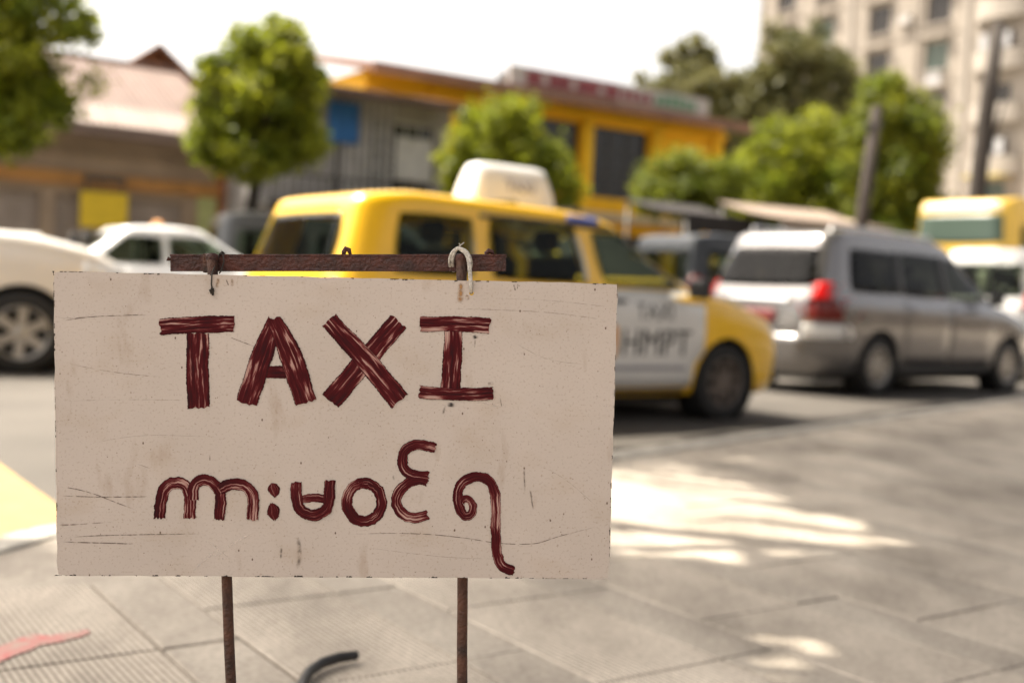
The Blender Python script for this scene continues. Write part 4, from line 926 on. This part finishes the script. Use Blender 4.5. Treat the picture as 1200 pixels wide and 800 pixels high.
# big shade trees over the pavement, outside the frame: their shadows fall where the picture is in shade
SHV = np.array([-to_sun.x/to_sun.z, -to_sun.y/to_sun.z])
LIT = [[(-.5,5.2),(.25,5.75),(.60,5.62),(.95,5.40),(1.22,4.95),(1.40,4.60),(1.62,4.22),(1.45,3.75),(.74,3.38),(.30,3.36),(-.2,3.6),(-.5,4.3)], [(.30,2.10),(.36,2.62),(.56,2.92),(.86,2.90),(1.06,2.55),(1.02,2.10)]]
def in_poly_np(x, y, P):
    c = np.zeros(len(x), bool); j = len(P)-1
    for i in range(len(P)):
        (xi, yi), (xj, yj) = P[i], P[j]
        c ^= ((yi > y) != (yj > y)) & (x < (xj-xi)*(y-yi)/(yj-yi+1e-12)+xi); j = i
    return c
def keep_shade(p):
    g = p[:, :2] + SHV*p[:, 2:3]                                 # where each leaf's shadow lands
    nz = .10*np.sin(g[:,0]*7.3+g[:,1]*3.1) + .08*np.sin(g[:,0]*-4.1+g[:,1]*9.7) + .09*np.sin(g[:,0]*17+g[:,1]*13)
    k = np.ones(len(p), bool)
    for P in LIT: k &= ~in_poly_np(g[:,0]+nz, g[:,1]+nz*.8, P)
    # kerb line: nothing shades the road and the cars
    side = (g[:,0]-.58)*1.25 - (g[:,1]-5.95)                     # >0 on the pavement side
    k &= side > -.70 + nz*1.2
    k &= (g[:,0] > -1.25 + nz*1.5)
    # holes cut in the crown so speckled light lands on the left
    spk = np.sin(g[:,0]*11+g[:,1]*5.3)+np.sin(g[:,0]*-6.7+g[:,1]*12.9)+np.sin(g[:,0]*19-g[:,1]*3.7)
    k &= ~((g[:,0] < .2) & (g[:,1] < 3.6) & (spk > 1.75))
    k &= ~((p[:,1] > .1) & ((p[:,2]-.8)/np.maximum(p[:,1], .1) < .33) & (np.abs(p[:,0]) < .52*p[:,1]+.3))   # leaves inside the camera's view left out
    return k
GS = 'shade trees over the pavement'
def canopy(base, xs, ys, z, r, seed):
    rs = random.Random(seed); out = []
    for x in xs:
        for y in ys:
            gx, gy = x + SHV[0]*z, y + SHV[1]*z
            if (gx-.58)*1.25 - (gy-5.95) < -1.6: continue
            out.append((x+rs.uniform(-.4,.4)-base[0], y+rs.uniform(-.4,.4)-base[1], z+rs.uniform(-.3,.5), r, r, .75))
    return out
b1 = (4.3, 2.2, -.02); b2 = (11.0, 8.4, -.02)
tree('large shade tree standing on the pavement to the right of the board, out of frame', b1, canopy(b1, (-4.6,-3,-1.4,.2,1.8,3.4), (2.2,3.8,5.4,7.0,8.6), 6.2, 1.25, 4), 80000, .22, 'leaf_shade', .26, group=GS, keep=keep_shade)
tree('second shade tree further along the pavement, out of frame to the right', b2, canopy(b2, (-1.0,.8,2.6,4.4,6.2,8.0), (8.6,10.3,12,13.7,15.4,17.0), 7.9, 1.4, 5), 80000, .25, 'leaf_shade', .28, group=GS, keep=keep_shade)

# ------------------------------------------------------------------ buildings
def wall(wd, h, ops, th, x0=0, z0=0, y0=0):
    xs = sorted({x0, x0+wd, *[o[0] for o in ops], *[o[1] for o in ops]}); zs = sorted({z0, z0+h, *[o[2] for o in ops], *[o[3] for o in ops]})
    solid = lambda i, j: 0 <= i < len(xs)-1 and 0 <= j < len(zs)-1 and not any(o[0] < (xs[i]+xs[i+1])/2 < o[1] and o[2] < (zs[j]+zs[j+1])/2 < o[3] for o in ops)
    mb = MB()
    for i in range(len(xs)-1):
        for j in range(len(zs)-1):
            if not solid(i, j): continue
            a, b, c, d = xs[i], xs[i+1], zs[j], zs[j+1]; y1 = y0+th
            mb.add([(a,y0,c),(b,y0,c),(b,y0,d),(a,y0,d),(a,y1,c),(b,y1,c),(b,y1,d),(a,y1,d)], [(0,1,2,3),(7,6,5,4)])
            o = len(mb.v)-8
            for di, dj, f in ((-1,0,(0,3,7,4)),(1,0,(1,5,6,2)),(0,-1,(0,4,5,1)),(0,1,(3,2,6,7))):
                if not solid(i+di, j+dj): mb.f.append(tuple(o+k for k in f)); mb.sm.append(False)
    return mb
def window(parent, x0, x1, z0, z1, y, frame='grey_trim', pane='dark_pane', mull=1, bars=0, fw=.07):
    mb = MB(); mb.box(x0, x0+fw, y, y+.07, z0, z1); mb.box(x1-fw, x1, y, y+.07, z0, z1); mb.box(x0+fw, x1-fw, y, y+.07, z1-fw, z1); mb.box(x0+fw, x1-fw, y, y+.07, z0, z0+fw)
    for k in range(mull): xm = x0+(x1-x0)*(k+1)/(mull+1); mb.box(xm-.025, xm+.025, y+.005, y+.065, z0+fw, z1-fw)
    for k in range(bars): zm = z0+(z1-z0)*(k+1)/(bars+1); mb.box(x0+fw, x1-fw, y+.012, y+.058, zm-.02, zm+.02)
    wo = mb.build('window', frame, parent); MB().box(x0+fw*.6, x1-fw*.6, y+.03, y+.045, z0+fw*.6, z1-fw*.6).build('pane', pane, wo); return wo
def sheet_roof(parent, x0, x1, y0, z0, y1, z1, m, sheet=.95, name='roof_sheet', amp=.025):
    n = max(1, round((x1-x0)/sheet)); wd = (x1-x0)/n; mb = MB(); k = 24; L = math.hypot(y1-y0, z1-z0); ny, nz = -(z1-z0)/L, (y1-y0)/L
    vs = []
    for t in (0, 1):
        for i in range(k+1):
            a = amp*math.sin(i/k*2*math.pi*6); x = wd*i/k*1.02
            vs.append((x, y0+(y1-y0)*t+ny*a, z0+(z1-z0)*t+nz*a))
    mb.add(vs, [(i, i+1, k+2+i, k+1+i) for i in range(k)], True)
    me = mb.mesh(name); me.materials.append(M[m])
    for i in range(n):
        o = obj(name, me, None, parent); o.location = (x0+wd*i, 0, .004*(i % 2)+random.uniform(0,.012))
def building(name, label, t0, out, cat='building'): p = fp(t0, out); return thing(name, label, cat, (p.x, p.y, 0.03), RZ)
def shell_box(parent, wd, dep, h, m, th=.2, y0=.25):
    mb = MB(); mb.box(0, th, y0, dep, 0, h); mb.box(wd-th, wd, y0, dep, 0, h); mb.box(th, wd-th, dep-th, dep, 0, h); mb.box(th, wd-th, y0+.003, dep-th, h-.15, h-.01)
    mb.build('side_wall', m, parent)
    MB().box(th, wd-th, 2.2, 2.3, 0, h-.15).build('partition', 'interior_dark', parent)
# low shuttered building at left
WA = 13.75
A = building('shuttered_building', 'low brown building with roller shutters and a rusty corrugated roof, at left', -18.0, 0.0)
ops = [(x, x+2.9, .1, 2.55) for x in (.5, 3.7, 6.9, 10.1)]
wall(WA, 4.0, ops, .25).build('wall', 'plaster_brown', A); shell_box(A, WA, 8, 4.0, 'plaster_brown')
for x0, x1, z0, z1 in ops:
    mb = MB(); nsl = 24; vs = []
    for i in range(nsl*3+1):
        z = z0+(z1-z0)*i/(nsl*3); y = .16 + (.0, .022, .022)[i % 3]; vs += [(x0+.002, y, z), (x1-.002, y, z)]
    mb.add(vs, [(2*i, 2*i+1, 2*i+3, 2*i+2) for i in range(nsl*3)]); s = mb.build('roller_shutter', 'shutter', A)
    MB().box(x0+.002, x1-.002, .10, .22, z0, z0+.08).build('bottom_rail', 'dark_trim', s)
MB().box(-.05, WA+.05, -.14, -.003, 2.72, 3.02).build('fascia', 'fascia_orange', A)
MB().box(0.02, WA-.02, -.05, -.002, 3.4, 3.46).build('moulding', 'plaster_brown', A)
MB().box(WA-.42, WA+.03, -.10, -.004, 0, 2.70).build('pillar', 'pillar_lime', A)
sheet_roof(A, -.4, WA+.35, -.75, 3.95, 4.6, 6.4, 'roof_rust'); sheet_roof(A, -.4, WA+.35, 9.2, 4.2, 4.6, 6.4, 'roof_rust')
MB().box(-.42, WA+.37, -.85, -.70, 3.80, 4.02).build('eave_board', 'roof_pale', A)
sheet_roof(A, -.4, WA+.35, -.82, 4.06, .55, 4.66, 'roof_pale', name='eave_sheet')
mb = MB(); mb.tube([(-.45,4.6,6.43),(WA+.4,4.6,6.43)], .09, 10); mb.build('ridge_cap', 'roof_rust', A)
mb = MB(); mb.add([(.05,.3,3.9),(.05,8,3.9),(.05,4.6,6.3),(.2,.3,3.9),(.2,8,3.9),(.2,4.6,6.3)], [(0,1,2),(5,4,3),(0,3,4,1),(1,4,5,2),(2,5,3,0)]); mb.build('gable', 'plaster_brown', A)
mb = MB(); mb.add([(WA-.2,.3,3.9),(WA-.2,8,3.9),(WA-.2,4.6,6.3),(WA-.05,.3,3.9),(WA-.05,8,3.9),(WA-.05,4.6,6.3)], [(0,1,2),(5,4,3),(0,3,4,1),(1,4,5,2),(2,5,3,0)]); mb.build('gable', 'plaster_brown', A)
p = fp(-7.4, .16); t = thing('shop_sign', 'plain yellow hanging sign on the shuttered building', 'sign', (p.x, p.y, 1.82), RZ)
obj('panel', bevel(MB().box(0, 1.05, -.05, .0, 0, .82).mesh('panel'), .01), 'sign_yellow', t)
MB().box(.1, .14, -.03, -.01, .82, 1.05).build('bracket', 'dark_trim', t); MB().box(.91, .95, -.03, -.01, .82, 1.05).build('bracket', 'dark_trim', t)
MB().box(.06, .99, -.047, -.012, 1.05, 1.18).build('canopy', 'dark_trim', t)
# brown gabled house behind it
B = building('gabled_house', 'dark brown gabled house peeping over the rusty roof', -5.95, -9.0)
wall(5.2, 5.6, [(1.5,2.5,3.8,5.0),(3.0,4.0,3.8,5.0)], .25).build('wall', 'timber_brown', B); shell_box(B, 5.2, 7, 5.6, 'timber_brown')
window(B, 1.5, 2.5, 3.8, 5.0, .1); window(B, 3.0, 4.0, 3.8, 5.0, .1)
MB().add([(0,.02,5.6),(5.2,.02,5.6),(2.6,.02,7.7),(0,.25,5.6),(5.2,.25,5.6),(2.6,.25,7.7)], [(0,1,2),(5,4,3),(0,3,4,1),(1,4,5,2),(2,5,3,0)]).build('gable', 'timber_brown', B)
for sg in (0, 1):
    mb = MB(); a = [(-.5,5.25),(2.6,7.78),(2.6,7.93),(-.5,5.42)]; a = a if sg == 0 else [(5.2-x, z) for x, z in a]
    mb.add([(x,-.5,z) for x, z in a] + [(x,7.3,z) for x, z in a], [(0,1,2,3),(7,6,5,4),(0,4,5,1),(1,5,6,2),(2,6,7,3),(3,7,4,0)]); mb.build('roof', 'timber_brown', B)
# grey building with blue panel
Cb = building('grey_house', 'grey two-storey house with blue panel and barred windows, between tree and yellow building', -4.0, 2.2)
Cb.scale = (.81, 1, .875); WC = 6.1; ops = [(.1,.9,3.6,5.6),(2.3,2.55,3.2,5.7),(3.45,4.0,3.3,5.6),(4.15,5.6,3.5,5.5),(.6,2.4,.1,2.5),(3.2,5.4,.1,2.5)]
wall(WC, 6.2, ops, .25).build('wall', 'grey_wall', Cb); shell_box(Cb, WC, 2.19, 6.2, 'grey_wall')
for o in ops[:1]+ops[2:]: window(Cb, *o, .10, frame='grey_trim', pane='dark_pane', mull=2, bars=4 if o[2] > 1 else 2)
window(Cb, *ops[1], .1, mull=0)
MB().box(4.25, 5.45, -.04, -.006, 3.9, 5.05).build('curtain_panel', 'grey_trim', Cb)
for k in range(7): MB().box(2.62+.24*k, 2.68+.24*k, -.06, -.01, 2.95, 5.9).build('slat', 'grey_trim', Cb)
MB().box(2.0, 2.95, -.13, -.07, 4.7, 5.78).build('shutter_panel', 'blue_panel', Cb)
MB().box(-.1, WC, -.9, -.003, 2.80, 2.95).build('balcony_slab', 'dark_trim', Cb)
for k in range(25): MB().box(.0+.25*k, .04+.25*k, -.85, -.81, 2.95, 3.62).build('baluster', 'dark_trim', Cb)
MB().box(-.05, WC-.05, -.87, -.79, 3.62, 3.68).build('handrail', 'dark_trim', Cb)
sheet_roof(Cb, -.4, WC+.15, -1.0, 6.0, 2.15, 6.3, 'roof_brick'); MB().box(-.4, WC+.15, -1.05, -.92, 5.82, 6.0).build('eave_board', 'roof_rust', Cb)
# yellow building
WD = 10.7
D = building('yellow_building', 'two-storey yellow building with brick-red roof and dark upper openings', 1.5, 0.0)
ops = [(3.2,5.05,3.75,5.85),(5.5,7.65,3.75,5.85),(8.55,9.85,4.6,5.4),(.9,2.7,3.75,5.85),(.8,2.8,.1,2.7),(3.4,5.6,.1,2.7),(6.2,8.4,.1,2.7),(8.9,10.1,.1,2.5)]
wall(WD, 6.42, ops, .28).build('wall', 'yellow_wall', D); shell_box(D, WD, 9, 6.42, 'yellow_wall', y0=.28)
for i, o in enumerate(ops): window(D, *o, .14, frame='dark_trim', pane='dark_pane', mull=2 if i < 2 else 1, bars=2 if i < 4 else 0, fw=.05)
for x in (3.0, 5.12, 7.75, 10.2): MB().box(x, x+.32, -.14, -.004, 3.30, 5.98).build('pilaster', 'yellow_trim', D)
MB().box(-.02, WD+.02, -.16, -.006, 6.0, 6.15).build('cornice', 'yellow_trim', D)
MB().box(-.05, WD+.1, -.55, -.005, 3.05, 3.28).build('ledge', 'beige_ledge', D)
for x in (0.06, 2.9, 5.75, 8.5, WD-.34): MB().box(x, x+.28, -.10, -.006, 0, 3.04).build('pilaster', 'yellow_trim', D)
mb = MB(); X0 = -2.2
mb.add([(X0,-1.0,6.22),(WD+.2,-1.0,6.22),(WD+.2,4.5,7.3),(X0,4.5,7.3),(X0,-1.0,6.40),(WD+.2,-1.0,6.40),(WD+.2,4.5,7.48),(X0,4.5,7.48)], [(0,3,2,1),(4,5,6,7),(0,1,5,4),(1,2,6,5),(2,3,7,6),(3,0,4,7)])
roof = mb.build('roof', 'roof_brick', D)
MB().box(X0, WD+.2, -1.12, -1.003, 6.14, 6.41).build('gutter', 'roof_brick', D)
MB().box(-1.9, -.003, .0, 9, 0, 6.40).build('side_bay', 'yellow_wall', D)
p = fp(1.5+2.1, .6); t = thing('roof_sign', 'long rooftop sign in maroon and green on the yellow building', 'sign', (p.x, p.y, 6.46), RZ)
obj('panel', MB().box(0, 7.3, -.06, .06, .06, .60).mesh('panel'), 'board_white', t)
MB().box(.55, 3.75, -.10, -.064, .12, .54).build('band', 'maroon', t)
rs = random.Random(2)
for k in range(9): x = .7+k*.33; MB().box(x, x+.2, -.13, -.103, .20, .20+rs.uniform(.16,.27)).build('letter', 'board_white' if k % 3 == 1 else 'maroon', t)
for k in range(4): x = 3.9+k*.30; MB().box(x, x+.2, -.10, -.064, .16, .16+rs.uniform(.22,.34)).build('letter', 'maroon', t)
for k in range(6): x = 5.15+k*.28; MB().box(x, x+.19, -.10, -.064, .15, .15+rs.uniform(.22,.36)).build('letter', 'letter_green', t)
for x in (.2, 2.4, 4.8, 7.0): MB().box(x, x+.06, .062, .9, 0, .5).build('strut', 'steel', t)
# apartment block
DE = Vector((.545, -.839)); rzE = math.atan2(DE.y, DE.x)
Eb = thing('apartment_block', 'tall pale concrete apartment block with small dark windows, upper right', 'building', (16.5, 82.2, 0), rzE)
WE, HE = 34.0, 30.0; ops = []; levels = [1.6, 4.7, 7.8, 10.4, 13.4, 16.4, 19.3, 22.3, 25.3]
cols = [2.5, 6.1, 10.7, 15.1]
for z in levels:
    for c in cols: ops.append((c-.85, c+.85, z-.9, z+.95))
    for c in (19.6, 24.2, 28.8): ops.append((c-.7, c+.7, z-1.3, z+.85))
wall(WE, HE, ops, .35).build('wall', 'apartment', Eb); shell_box(Eb, WE, 14, HE, 'apartment', y0=.35)
for i, o in enumerate(ops):
    win = window(Eb, *o, .2, frame='apartment_trim', pane='green_pane' if i % 5 == 3 else 'dark_pane', mull=1, fw=.09)
    if o[3]-o[2] < 2.0: MB().box(o[0]-.12, o[1]+.12, -.16, -.004, o[2]-.14, o[2]-.02).build('sill', 'apartment_trim', win); MB().box(o[0]-.2, o[1]+.2, -.45, -.006, o[3]+.12, o[3]+.24).build('sunshade', 'apartment_trim', win)
for zi, z in enumerate(levels):
    for c in (19.6, 24.2, 28.8):
        mb = MB(); pr = [(1.75*math.cos(a_), -.85*math.sin(a_)) for a_ in [math.pi*k/14 for k in range(15)]]
        vs = [(c+x, y-.01, z-1.5) for x, y in pr] + [(c+x, y-.01, z-1.34) for x, y in pr]; n = len(pr)
        mb.add(vs, [tuple(reversed(range(n))), tuple(range(n, 2*n))] + [(i, i+1, n+i+1, n+i) for i in range(n-1)])
        for s_, (h0, h1) in ((1.0, (-1.336, -.42)),):
            vs = [(c+x*s_, y*s_-.01, z+h0) for x, y in pr] + [(c+x*s_, y*s_-.01, z+h1) for x, y in pr] + [(c+x*.94, y*.94-.01, z+h1) for x, y in pr] + [(c+x*.94, y*.94-.01, z+h0) for x, y in pr]
            mb.add(vs, [(i, i+1, n+i+1, n+i) for i in range(n-1)] + [(n+i, n+i+1, 2*n+i+1, 2*n+i) for i in range(n-1)] + [(2*n+i, 2*n+i+1, 3*n+i+1, 3*n+i) for i in range(n-1)])
        bal = mb.build('balcony', 'apartment_trim', Eb)
        if zi < 5 and (zi+int(c)) % 3 == 0: MB().box(c-1.2, c+1.2, -1.3, -.02, z+.95, z+1.1).build('awning', 'awning_yellow', bal)
        if (zi+int(c)) % 2 == 0:
            for k in range(3): x = c-1.0+.7*k; MB().box(x, x+.5, -.72, -.69, z-.35, z+.55).build('laundry', 'laundry', bal)
for x in (0.3, 8.4, 17.2, 21.9, 26.5): MB().box(x-.16, x+.16, -.12, -.005, 0, HE-.02).build('pier', 'apartment_trim', Eb)
for z in levels: MB().box(.5, 17.0, -.05, -.004, z-1.62, z-1.50).build('floor_band', 'apartment', Eb)
for z, c in ((16.4,10.7),(13.4,10.7),(13.4,15.1),(7.8,15.1),(16.4,15.1)):
    MB().box(c-.55, c+.5, -.10, -.07, z-1.75, z-.85).build('laundry', 'laundry', Eb)
for z, c in ((19.3,4.3),(16.4,8.6),(13.4,13.0),(22.3,13.0),(10.4,8.6),(19.3,12.9),(7.8,17.3)): MB().box(c-.42, c+.42, -.42, -.006, z-.7, z-.12).build('air_conditioner', 'board_white', Eb)
for c in (4.4, 12.9): MB().tube([(c+.9,-.1,.2),(c+.9,-.1,HE-.4)], .07, 6).build('drain_pipe', 'apartment', Eb)
MB().box(20.0, 22.3, -2.3, -.4, 0, 6.2).build('stair_turret', 'salmon', Eb)

# ------------------------------------------------------------------ posts, trunk, stalls
t = thing('utility_pole', 'leaning grey-brown concrete post between the two green trees', 'pole', (6.45,21.6,-.1), 0)
MB().tube([(-.12,0,-.2),(.03,0,2.5),(.20,0,4.75)], [.13,.12,.105], 12).build('pole', 'concrete_post', t)
MB().box(.0,.3,-.08,.08,4.35,4.43).build('bracket', 'steel', t)
t = thing('bare_tree', 'tall dark bare tree trunk in front of the apartment block', 'tree', (16.2,40.6,0), 0)
mb = MB(); mb.tube([(-.05,0,-.2),(-.02,0,3),(.05,.0,6),(.20,0,8.6),(.42,0,11.2)], [.40,.33,.30,.28,.20], 12); tr = mb.build('trunk', 'bark_dark', t)
MB().tube([(.05,0,6.2),(.45,-.1,7.2),(.7,-.2,8.6)], [.12,.08,.03], 8).build('limb', 'bark_dark', tr)
def stall(label, x, y, rz, wd, dep, zf, zb, m):
    t = thing('market_stall', label, 'stall', (x, y, -.1), rz, 'stalls behind the parked vehicles'); n = 12; vs = []
    for j in range(5):
        for i in range(n+1):
            s, q = i/n, j/4; vs.append((-wd/2+wd*s, -dep/2+dep*q, zf+(zb-zf)*q - .10*math.sin(math.pi*q)*(.5+.5*abs(math.sin(s*math.pi*3)))))
    fs = [(j*(n+1)+i, j*(n+1)+i+1, (j+1)*(n+1)+i+1, (j+1)*(n+1)+i) for j in range(4) for i in range(n)]
    mb = MB().add(vs, fs, True); o = len(vs); mb.add([(x_, y_, z_+.02) for x_, y_, z_ in vs], [tuple(reversed(f)) for f in fs], True)
    can = mb.build('canopy', m, t)
    MB().add([(-wd/2+wd*i/n, -dep/2-.01, zf+.02) for i in range(n+1)] + [(-wd/2+wd*i/n, -dep/2-.03+.02*math.sin(i*2.1), zf-.34-.04*math.sin(i*1.7)) for i in range(n+1)], [(i, i+1, n+2+i, n+1+i) for i in range(n)], True).build('valance', m, can)
    for sx_ in (-1, 1):
        for sy, zz in ((-1, zf), (1, zb)): MB().tube([(sx_*(wd/2-.08), sy*(dep/2-.08), 0), (sx_*(wd/2-.08), sy*(dep/2-.08), zz-.02)], .03, 8).build('post', 'steel', t)
    MB().box(-wd/2+.25, wd/2-.25, -dep/2+.3, dep/2-.5, .82, .88).build('counter', 'wood', t)
    MB().box(-wd/2+.3, wd/2-.3, -dep/2+.32, -dep/2+.36, .1, .815).build('front_panel', 'wood', t)
    return t
stall('street stall under a pale beige canvas canopy, behind the silver minivan', 5.55, 22.2, R(26), 2.7, 2.0, 2.50, 2.90, 'tarp_beige')
stall('street stall under a dark brown awning, below the dome-shaped tree', 3.35, 22.0, R(30), 1.9, 2.0, 2.50, 2.85, 'tarp_dark')

# ------------------------------------------------------------------ unseen buildings added to darken the vehicles' reflections
S_ = thing('added_shophouse_row', 'unseen grey-brown shophouse row added behind the pavement to darken reflections', 'building', (-3.2, -21.2, -.01), math.atan2(.78, .62))  # added behind the camera to darken car sides and frontal sky light
ops = [(x, x+2.2, z, z+h_) for x in [1.2+3.6*k for k in range(16)] for z, h_ in ((.1,2.6),)]
wall(60, 4.6, ops, .3).build('wall', 'shop_dark', S_)
mb = MB(); mb.box(0, 60, -9, -.02, 4.4, 4.6); mb.box(0, 60, -9.2, -9, 0, 4.6); mb.box(0, .3, -9, -.02, 0, 4.4); mb.box(59.7, 60, -9, -.02, 0, 4.4); mb.build('shell', 'shop_dark', S_)
for o in ops: window(S_, *o, -.02 - .2 + .15, frame='dark_trim', pane='dark_pane')

N_ = building('added_corner_shophouse', 'unseen three-storey shophouse added left of the shuttered building to darken reflections', -36.0, 0.0)  # added to keep bright sky out of the taxi's rear window reflection
ops = [(x, x+1.8, z, z+h_) for x in [1.0+3.3*k for k in range(5)] for z, h_ in ((.1,2.6),(4.4,1.7),(7.8,1.7))]
wall(17.6, 11, ops, .3).build('wall', 'grey_wall', N_); shell_box(N_, 17.6, 10, 11, 'grey_wall', y0=.3)
for o in ops: window(N_, *o, .12, frame='grey_trim', pane='dark_pane')
